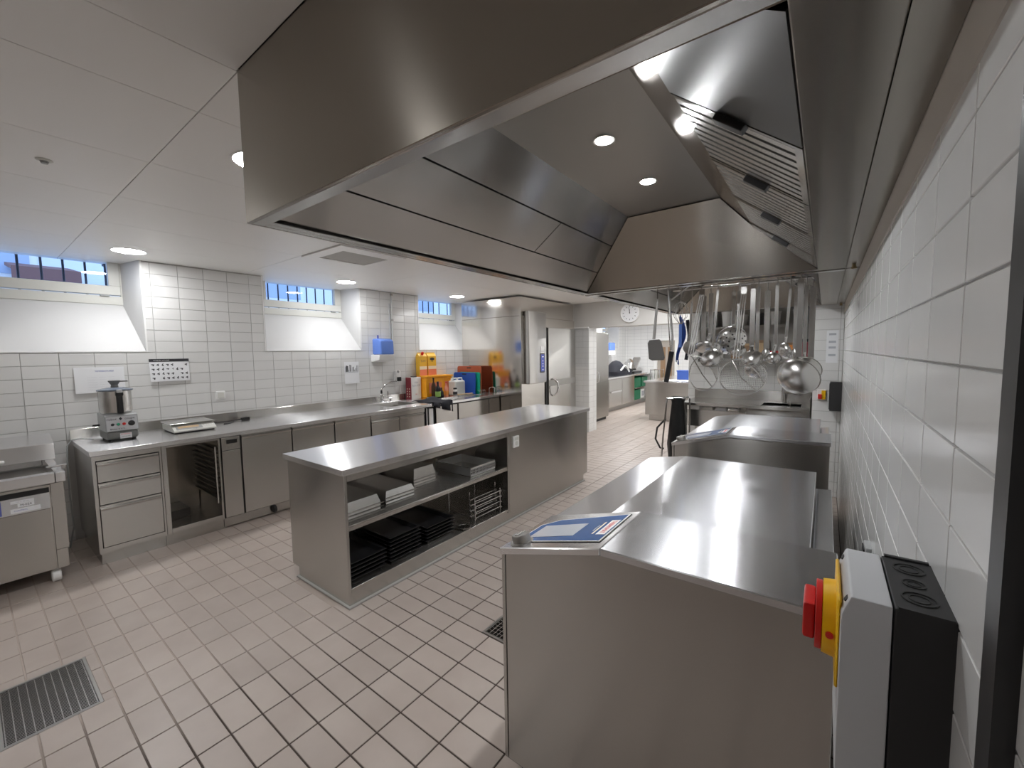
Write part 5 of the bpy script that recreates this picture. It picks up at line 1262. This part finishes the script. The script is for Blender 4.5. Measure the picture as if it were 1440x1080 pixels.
def strainer(label, x, y, ztop, neck, cx, cz, rx, rz, mesh_m=True, xtop=None):
    xt = x if xtop is None else xtop
    t = thing('wire_strainer', label, 'strainer', (cx, y, cz - rz), UG)
    hook(t, xt, y, ztop - .01)
    mb = MB(); mb.obox(frame((xt, y, ztop - .03), (0, 0, 1), (1, 0, 0)), .06, .034, .003); build('hanger_plate', mb, 'utensil', t, smooth=0)
    for d in (-.013, 0, .013):
        mb = MB(); mb.cyl((xt + d, y, ztop - .05), (x + d * 1.3, y, neck), .0035, n=8); build('handle_wire', mb, 'utensil', t)
    tl = .32
    def E(a, k=1.0, dy=0): return Vector((cx + rx * k * math.cos(a), y + .03 + dy + rz * .8 * k * math.sin(a) * tl, cz + rz * k * math.sin(a)))
    mb = MB(); mb.tube([E(2 * PI * i / 36) for i in range(36)], .0045, 8, closed=True); build('hoop', mb, 'utensil', t)
    for a0, a1 in ((2.2, 5.4), (1.1, 5.9)):
        p0, p1 = E(a0), E(a1); m_ = (p0 + p1) / 2 + Vector((0, -.05, -.01))
        mb = MB(); mb.tube([Vector((x, y, neck)), p0 * .5 + p1 * .0 + Vector((x, y, neck)) * .5 + Vector((0, -.02, 0)), m_, p1 * .7 + m_ * .3, p1], .0038, 8); build('support_wire', mb, 'utensil', t)
    if mesh_m:
        mb = MB()
        for i in range(1, 26):
            u = -1 + 2 * i / 26; hh = math.sqrt(max(0, 1 - u * u))
            a = math.asin(hh); pts = [E(math.acos(u)), None, E(-math.acos(u))]
            pts[1] = (pts[0] + pts[2]) / 2 + Vector((0, .05 * hh, -.01))
            mb.tube(pts, .0008, 4)
        for i in range(1, 20):
            v = -1 + 2 * i / 20; hh = math.sqrt(max(0, 1 - v * v)); s = math.asin(v)
            p0, p2 = E(s), E(PI - s); mb.tube([p0, (p0 + p2) / 2 + Vector((0, .05 * hh, -.01)), p2], .0008, 4)
        build('wire_mesh', mb, 'utensil', t, kind='stuff')
    return t
strainer('wire hoop strainer with three wire handle, left of the ladles', -.792, 3.22, 2.03, 1.555, -.705, 1.43, .098, .125, False, xtop=-.722)
strainer('large fine mesh wire strainer in the centre of the rail', -.482, 3.15, 2.02, 1.535, -.447, 1.415, .142, .122, True, xtop=-.446)
t = thing('dough_scraper', 'grey silicone spatula at the left end of the rail', 'spatula', (-1.04, 3.2, 1.53), UG)
hook(t, -1.027, 3.2, 1.98)
mb = MB(); mb.tube([(-1.027, 3.2, 1.985), (-1.040, 3.2, 1.83), (-1.052, 3.2, 1.685)], [.007, .010, .012], 8); build('handle', mb, 'steel_dull', t)
mb = MB(); pts = [(-1.098, 1.655), (-1.085, 1.678), (-1.01, 1.683), (-.995, 1.668), (-.967, 1.545), (-.975, 1.525), (-1.062, 1.522), (-1.088, 1.535)]
mb.prism(pts, 'y', 3.192, 3.204); build('blade', mb, 'spatula', t, bevel=.004)
t = thing('sharpening_steel', 'long steel tool with black handle hanging downwards', 'sharpening steel', (-.94, 3.2, 1.35), UG)
hook(t, -.948, 3.2, 2.04)
mb = MB(); mb.tube([(-.948, 3.2, 2.05), (-.930, 3.2, 1.85), (-.915, 3.2, 1.70), (-.916, 3.2, 1.59)], .009, 8); mb.tube([(-.945, 3.2, 2.04), (-.945, 3.19, 1.85), (-.925, 3.19, 1.60)], .004, 6); build('shaft', mb, 'utensil', t)
mb = MB(); mb.obox(frame((-.937, 3.2, 1.475), (-.04, 0, -.24), (1, 0, 0)), .235, .034, .024); build('handle', mb, 'black', t, bevel=.006)
t = thing('skimmer', 'small round skimmer between black handle and hoop strainer', 'skimmer', (-.81, 3.28, 1.56), UG)
hook(t, -.80, 3.28, 1.94); strap(t, (-.80, 3.28, 1.95), (-.815, 3.28, 1.66), .016)
mb = MB(); mb.lathe([(0, -.012), (.03, -.009), (.048, 0), (.050, .002), (.046, .002), (0, -.008)], 22, (-.815, 3.28, 1.615), bowl_mtx((.2, 1, .15))); build('disc', mb, 'steel_dull', t)
t = thing('whisk', 'small balloon whisk hanging upside down at the rail brace', 'whisk', (-.93, 3.45, 1.8), UG)
for k in range(6):
    a = PI * k / 6; d = Vector((math.cos(a), math.sin(a), 0))
    mb = MB(); c = Vector((-.925, 3.45, 1.80))
    mb.tube([c + d * .006, c + d * .05 + Vector((0, 0, .06)), c + d * .06 + Vector((0, 0, .12)), c + d * .035 + Vector((0, 0, .165)), c + Vector((0, 0, .178)), c - d * .035 + Vector((0, 0, .165)), c - d * .06 + Vector((0, 0, .12)), c - d * .05 + Vector((0, 0, .06)), c - d * .006], .002, 6); build('wire', mb, 'utensil', t)
mb = MB(); mb.cyl((-.925, 3.45, 1.80), (-.925, 3.45, 1.62), .012, n=10); build('handle', mb, 'blue_plastic', t)
mb = MB(); mb.tube([(-.925, 3.45, 1.975), (-.925, 3.46, 2.05), (-.925, 3.49, 2.088), (-.925, 3.512, 2.07)], .003, 6); build('hook', mb, 'utensil', t)
t = thing('blue_cloth', 'blue and dark cleaning cloth hanging beside the whisk', 'cloth', (-.94, 3.52, 1.52), UG)
mb = MB(); rg = random.Random(4); vs = []
for i in range(9):
    for j in range(13):
        u, v = i / 8, j / 12
        w = .05 * (.35 + .65 * math.sin(PI * min(1, v * 1.3 + .1)))
        vs.append((-.945 + (u - .5) * w + .02 * math.sin(v * 5), 3.53 + .018 * math.sin(9 * u + 3 * v), 1.86 - .36 * v + .02 * math.sin(5 * u)))
mb.add(vs, [(i * 13 + j, (i + 1) * 13 + j, (i + 1) * 13 + j + 1, i * 13 + j + 1) for i in range(8) for j in range(12)])
o = build('fabric', mb, 'cloth_blue', t, smooth=3); sm = o.modifiers.new('thickness', 'SOLIDIFY'); sm.thickness = .006
mb = MB(); mb.tube([(-.90, 3.55, 1.84), (-.885, 3.56, 1.72), (-.895, 3.56, 1.60), (-.905, 3.55, 1.52)], .014, 8); build('dark_strap', mb, 'cloth_black', t)
mb = MB(); mb.tube([(-.945, 3.53, 1.86), (-.945, 3.53, 2.0), (-.945, 3.53, 2.07), (-.945, 3.505, 2.088), (-.945, 3.49, 2.07)], .003, 6); build('hook', mb, 'utensil', t)

# ------------------------------------------------------------------ switch boxes on the right wall
def main_switch(label, x1, y0, y1, z0, z1, sc=1.0):
    """wall enclosure: black back box, grey lid, yellow plate with red rotary handle, seen from its side"""
    t = thing('main_switch', label, 'switch', (x1, (y0 + y1) / 2, z0), 'rotary main switches')
    a, b = x1 - .059 * sc, x1 - .114 * sc
    mb = MB(); mb.box(a, x1 + .003, y0, y1, z0, z1); k = build('back_box', mb, 'black_matte', t, bevel=.003, seg=2)
    for yy in (y0 + .0025, y1 - .0025):
        mb = MB(); mb.box(a + .004, x1 - .002, yy - .0035, yy + .0035, z1 - .004, z1 + .003); build('rim', mb, 'black_matte', k, smooth=0)
    for yy, r in ((y0 + (y1 - y0) * .24, .024), (y0 + (y1 - y0) * .50, .017), (y0 + (y1 - y0) * .78, .024)):
        mb = MB(); ring(mb, ((a + x1) / 2, yy, z1), r * sc * .72, r * sc * .80, -.002, .0015, 24); ring(mb, ((a + x1) / 2, yy, z1), r * sc * .42, r * sc * .48, -.002, .0012, 24); build('knockout', mb, 'rubber', k)
    mb = MB(); ch = .010 * sc
    mb.prism([(a - .001, z0), (a - .001, z1), (b + ch, z1 - .0), (b, z1 - .030 * sc), (b, z0 + .030 * sc), (b + ch, z0)], 'y', y0, y1); lid = build('lid', mb, 'grey', t, bevel=.003)
    for yy in (y0 + .016, y1 - .016):
        mb = MB(); mb.cyl((b + ch - .001, yy, z1 - .012), (b + ch - .004, yy, z1 - .010), .006, n=12); build('screw', mb, 'rubber', lid)
    yc, zc = (y0 + y1) / 2, z1 - .084 * sc
    q = Vector((0, 0, 1)).rotation_difference(Vector((-1, 0, 0))).to_matrix()
    mb = MB(); mb.box(b - .004 * sc, b + .001, yc - .075 * sc, yc + .075 * sc, zc - .068 * sc, zc + .068 * sc); pl = build('switch_plate', mb, 'yellow', t, bevel=.003, seg=1)
    mb = MB(); mb.lathe([(0, .002), (.058, .002), (.055, .020), (0, .020)], 32, (b, yc, zc), q @ Matrix.Diagonal((sc, sc, sc))); build('collar', mb, 'yellow', pl)
    mb = MB(); mb.cyl((b - .011 * sc, yc - .0595 * sc, zc), (b - .011 * sc, yc - .054 * sc, zc), .005 * sc, n=12); build('lock_hole', mb, 'red', pl)
    mb = MB(); mb.lathe([(0, .0205), (.052, .0205), (.052, .029), (0, .029)], 32, (b, yc, zc), q @ Matrix.Diagonal((sc, sc, sc))); hd = build('handle_disc', mb, 'red', t, bevel=.001, seg=1)
    mb = MB(); mb.box(b - .045 * sc, b - .029 * sc, yc - .034 * sc, yc + .034 * sc, zc - .029 * sc, zc + .029 * sc); build('handle_grip', mb, 'red', hd, bevel=.004)
    return t
main_switch('grey and black main switch box with red and yellow handle, nearest on the right wall', RX, .725, .904, .955, 1.254)
t = main_switch('small red and yellow main switch on the far white tiled column', RX - .04, 5.20, 5.38, 1.03, 1.16, .75) if False else None
# far switch: a black back box standing out from the column with an orange handle
t = thing('isolator_switch', 'small red and yellow isolator switch beside a black box on the far column', 'switch', (.02, 5.55, 1.0), 'rotary main switches')
mb = MB(); mb.box(-.062, .016, 5.542, 5.556, 1.045, 1.155); pl = build('switch_plate', mb, 'white', t, bevel=.003, seg=1)
mb = MB(); mb.box(-.025, .012, 5.525, 5.542, 1.05, 1.145); build('yellow_plate', mb, 'yellow', t, bevel=.003, seg=1)
mb = MB(); mb.box(-.055, -.020, 5.505, 5.542, 1.055, 1.105); build('handle', mb, 'red', t, bevel=.003, seg=1)
t = thing('black_wall_box', 'black upright box on the right wall next to the far column', 'box', (.09, 5.45, .95))
mb = MB(); mb.box(.045, RX + .003, 5.40, 5.50, .945, 1.245); build('body', mb, 'black_matte', t, bevel=.004)
mb = MB(); mb.box(.040, .046, 5.41, 5.49, .96, 1.23); build('cover', mb, 'black', t, bevel=.002, seg=1)
t = thing('wall_notice', 'small pale printed notice on the far tiled column', 'notice', (.04, 5.55, 1.5))
mb = MB(); mb.box(.0, .10, 5.549, 5.5505, 1.44, 1.78); build('sheet', mb, 'paper', t, smooth=0)
for z in (1.74, 1.66, 1.60, 1.52):
    mb = MB(); mb.box(.02, .08, 5.5484, 5.549, z - .01, z + .012); build('print', mb, 'ink_grey', t, smooth=0)
t = thing('gap_strip', 'narrow dark strip standing in for the shaded gap behind the near pan', 'dark_strip', (.11, 2.0, .6))  # dark strip added for the shade between pan and wall
mb = MB(); mb.box(.126, RX + .003, 1.78, 1.86, .3, .93); build('dark_strip', mb, 'grey_mid', t, bevel=.003, seg=1)
mb = MB(); mb.box(.122, .126, 1.79, 1.85, .32, .92); build('cover', mb, 'black', t, smooth=0)

# ------------------------------------------------------------------ floor drains
def drain(x0, x1, y0, y1, px, py, label, th=.0032):
    t = thing('floor_drain', label, 'drain', ((x0 + x1) / 2, (y0 + y1) / 2, -.03), 'floor drains')
    mb = MB()
    for a in ((x0, x1, y0, y0 + .012), (x0, x1, y1 - .012, y1), (x0, x0 + .012, y0 + .012, y1 - .012), (x1 - .012, x1, y0 + .012, y1 - .012)): mb.box(*a, -.05, .001)
    build('frame', mb, 'steel_dull', t, smooth=0)
    mb = MB(); mb.box(x0 + .012, x1 - .012, y0 + .012, y1 - .012, -.0598, -.055); build('pit', mb, 'black', t, smooth=0)
    n = int((y1 - y0 - .03) / py)
    for k in range(n + 1):
        y = y0 + .017 + (y1 - y0 - .034) * k / n
        mb = MB(); mb.box(x0 + .013, x1 - .013, y - th / 2, y + th / 2, -.022, .0); build('grate_bar', mb, 'utensil', t, smooth=0)
    n = int((x1 - x0 - .03) / px)
    for k in range(n + 1):
        x = x0 + .017 + (x1 - x0 - .034) * k / n
        mb = MB(); mb.box(x - .0016, x + .0016, y0 + .013, y1 - .013, -.020, .0006); build('grate_cross', mb, 'utensil', t, smooth=0)
    return t
drain(-3.140, -2.650, -.006, .302, .0115, .0265, 'rectangular chrome floor grate in the left foreground')
drain(-1.528, -1.23, 1.706, 2.0, .024, .026, 'small square floor grate beside the near braising pan')

# ------------------------------------------------------------------ tiles, laid last: what shows largest is a part of its own
def tile_geo(mb, c, ux, uy, nn, w, h, th, ch):
    c = Vector(c)
    def P(a, b, d): return c + ux * a + uy * b + nn * d
    vs = []
    for d, i in ((-th, 0), (-ch, 0), (0, ch)):
        vs += [P(-w / 2 + i, -h / 2 + i, d), P(w / 2 - i, -h / 2 + i, d), P(w / 2 - i, h / 2 - i, d), P(-w / 2 + i, h / 2 - i, d)]
    fs = [(8, 9, 10, 11)]
    for s in (0, 4):
        for i in range(4): fs.append((s + i, s + (i + 1) % 4, s + 4 + (i + 1) % 4, s + 4 + i))
    mb.add(vs, fs)
bpy.context.view_layer.update()
DG = bpy.context.evaluated_depsgraph_get()
def seen(p, nn):
    d = p - CAM; z = d.dot(CF)
    if z < .05 or d.dot(nn) > 0: return 0
    x = 720 + F_PX * d.dot(CR) / z; y = 540 - F_PX * d.dot(CU) / z
    if not (-40 < x < 1480 and -40 < y < 1120): return 0
    L = d.length; dn = d.normalized()
    hit, loc, *_ = SC.ray_cast(DG, CAM + dn * .03, dn, distance=L - .04)
    return 0 if hit else -dn.dot(nn) / (z * z)
CACHE = {}
def field(parent, org, ux, uy, nn, us, vs, gap, th, ch, m, holes=(), skip=None, limit=300, name='tile'):
    """lay tiles between the joint lines us and vs (along ux and uy) on a surface"""
    ux, uy, nn, org = Vector(ux), Vector(uy), Vector(nn), Vector(org)
    cells = []
    for a0, a1 in zip(us, us[1:]):
        for b0, b1 in zip(vs, vs[1:]):
            parts = [(a0 + gap / 2, a1 - gap / 2, b0 + gap / 2, b1 - gap / 2)]
            for (h0, h1, k0, k1) in holes:
                nxt = []
                for (p0, p1, q0, q1) in parts:
                    if p1 <= h0 or p0 >= h1 or q1 <= k0 or q0 >= k1: nxt.append((p0, p1, q0, q1)); continue
                    if p0 < h0: nxt.append((p0, h0, q0, q1))
                    if p1 > h1: nxt.append((h1, p1, q0, q1))
                    m0, m1 = max(p0, h0), min(p1, h1)
                    if q0 < k0: nxt.append((m0, m1, q0, k0))
                    if q1 > k1: nxt.append((m0, m1, k1, q1))
                parts = nxt
            for (p0, p1, q0, q1) in parts:
                if p1 - p0 > .012 and q1 - q0 > .008: cells.append((p0, p1, q0, q1))
    rows = []
    for c in cells:
        p = org + ux * ((c[0] + c[1]) / 2) + uy * ((c[2] + c[3]) / 2)
        if skip and skip(p): continue
        e = 0
        for fa, fb in ((.5, .5), (.15, .15), (.85, .15), (.15, .85), (.85, .85)):
            q = org + ux * (c[0] + (c[1] - c[0]) * fa) + uy * (c[2] + (c[3] - c[2]) * fb)
            e = e + seen(q + nn * .001, nn)
        rows.append((e * (c[1] - c[0]) * (c[3] - c[2]), c, p))
    rows.sort(key=lambda r: -r[0])
    rest = MB(); n = 0
    rotm = Matrix((ux, uy, nn)).transposed().to_4x4()
    for e, c, p in rows:
        w, h = c[1] - c[0], c[3] - c[2]
        if e > 0 and n < limit:
            key = (round(w, 3), round(h, 3), m, th)
            if key not in CACHE:
                mb = MB(); tile_geo(mb, (0, 0, 0), Vector((1, 0, 0)), Vector((0, 1, 0)), Vector((0, 0, 1)), w, h, th, ch)
                me = mb.mesh(name, smooth=0); me.materials.append(M[m]); CACHE[key] = me
            o = D.objects.new(name, CACHE[key]); COL.objects.link(o); o.parent = parent
            o.matrix_local = Matrix.Translation(-wloc(parent)) @ Matrix.Translation(p) @ rotm; n += 1
        else: tile_geo(rest, p, ux, uy, nn, w, h, th, ch)
    if rest.v: build(name + '_field', rest, m, parent, smooth=0, kind='stuff')

def lines(lo, hi, off, pitch):
    k = math.ceil((lo - off) / pitch - 1e-6); out = [lo] if off + k * pitch - lo > .01 else []
    while off + k * pitch < hi - .01: out.append(off + k * pitch); k += 1
    return out + [hi]
FU, FV = .2488, .1235
under = [(-3.0, -2.36, 1.39, 4.57), (-.90, .03, 1.2, 2.75), (-.90, .03, 3.33, 4.88), (LX, FX - .1, .6, 5.48), (LX, KX, 5.5, 7.29), (-5.28, -4.52, 9.25, 13.2), (-3.22, -2.25, 9.52, 12.0)]
field(floor, (0, 0, 0), (1, 0, 0), (0, 1, 0), (0, 0, 1), lines(LX, RX, -1.2225, FU), lines(YB, FAR_Y, 1.0845, FV), .0070, .0034, .0014, 'floor_tile',
      holes=[(-3.141, -2.649, -.007, .303), (-1.529, -1.229, 1.705, 2.001)],
      skip=lambda p: any(a < p.x < b and c < p.y < d for a, b, c, d in under))
TU, TV = .2177, .1085
field(wall_left, (LX, 0, 0), (0, 1, 0), (0, 0, 1), (1, 0, 0), lines(YB, 7.43, .308, TU), lines(.0, CZ, 1.6555, TV), .0042, .006, .001, 'tile',
      holes=[(WIN[k][0], WIN[k][1], SILL, 3) for k in WIN], skip=lambda p: (p.y > 5.6) or (.56 < p.y < 5.48 and p.z < .86))
field(wall_right, (RX, 0, 0), (0, 1, 0), (0, 0, 1), (-1, 0, 0), lines(YB, 5.55, .803, TU + .0045), lines(.0, 2.04, 1.681, TV), .0042, .006, .001, 'tile')
field(wall_back, (0, SINK_Y, 0), (1, 0, 0), (0, 0, 1), (0, -1, 0), lines(-1.62, -.104, -1.62, TU), lines(.0, CZ, 1.681, TV), .0042, .006, .001, 'tile')
field(pillar, (0, 5.55, 0), (1, 0, 0), (0, 0, 1), (0, -1, 0), lines(-.104, RX, -.104, TU), lines(.0, CZ, 1.681, TV), .0042, .006, .001, 'tile')
field(pier, (0, HEAD_Y, 0), (1, 0, 0), (0, 0, 1), (0, -1, 0), lines(-4.05, -3.706, -4.05, TU), lines(.0, 2.06, 1.681, TV), .0042, .006, .001, 'tile')
field(pier, (-3.706, 0, 0), (0, 1, 0), (0, 0, 1), (1, 0, 0), lines(HEAD_Y + .006, HEAD_Y + .34, HEAD_Y, TU), lines(.0, 2.06, 1.681, TV), .0042, .006, .001, 'tile')
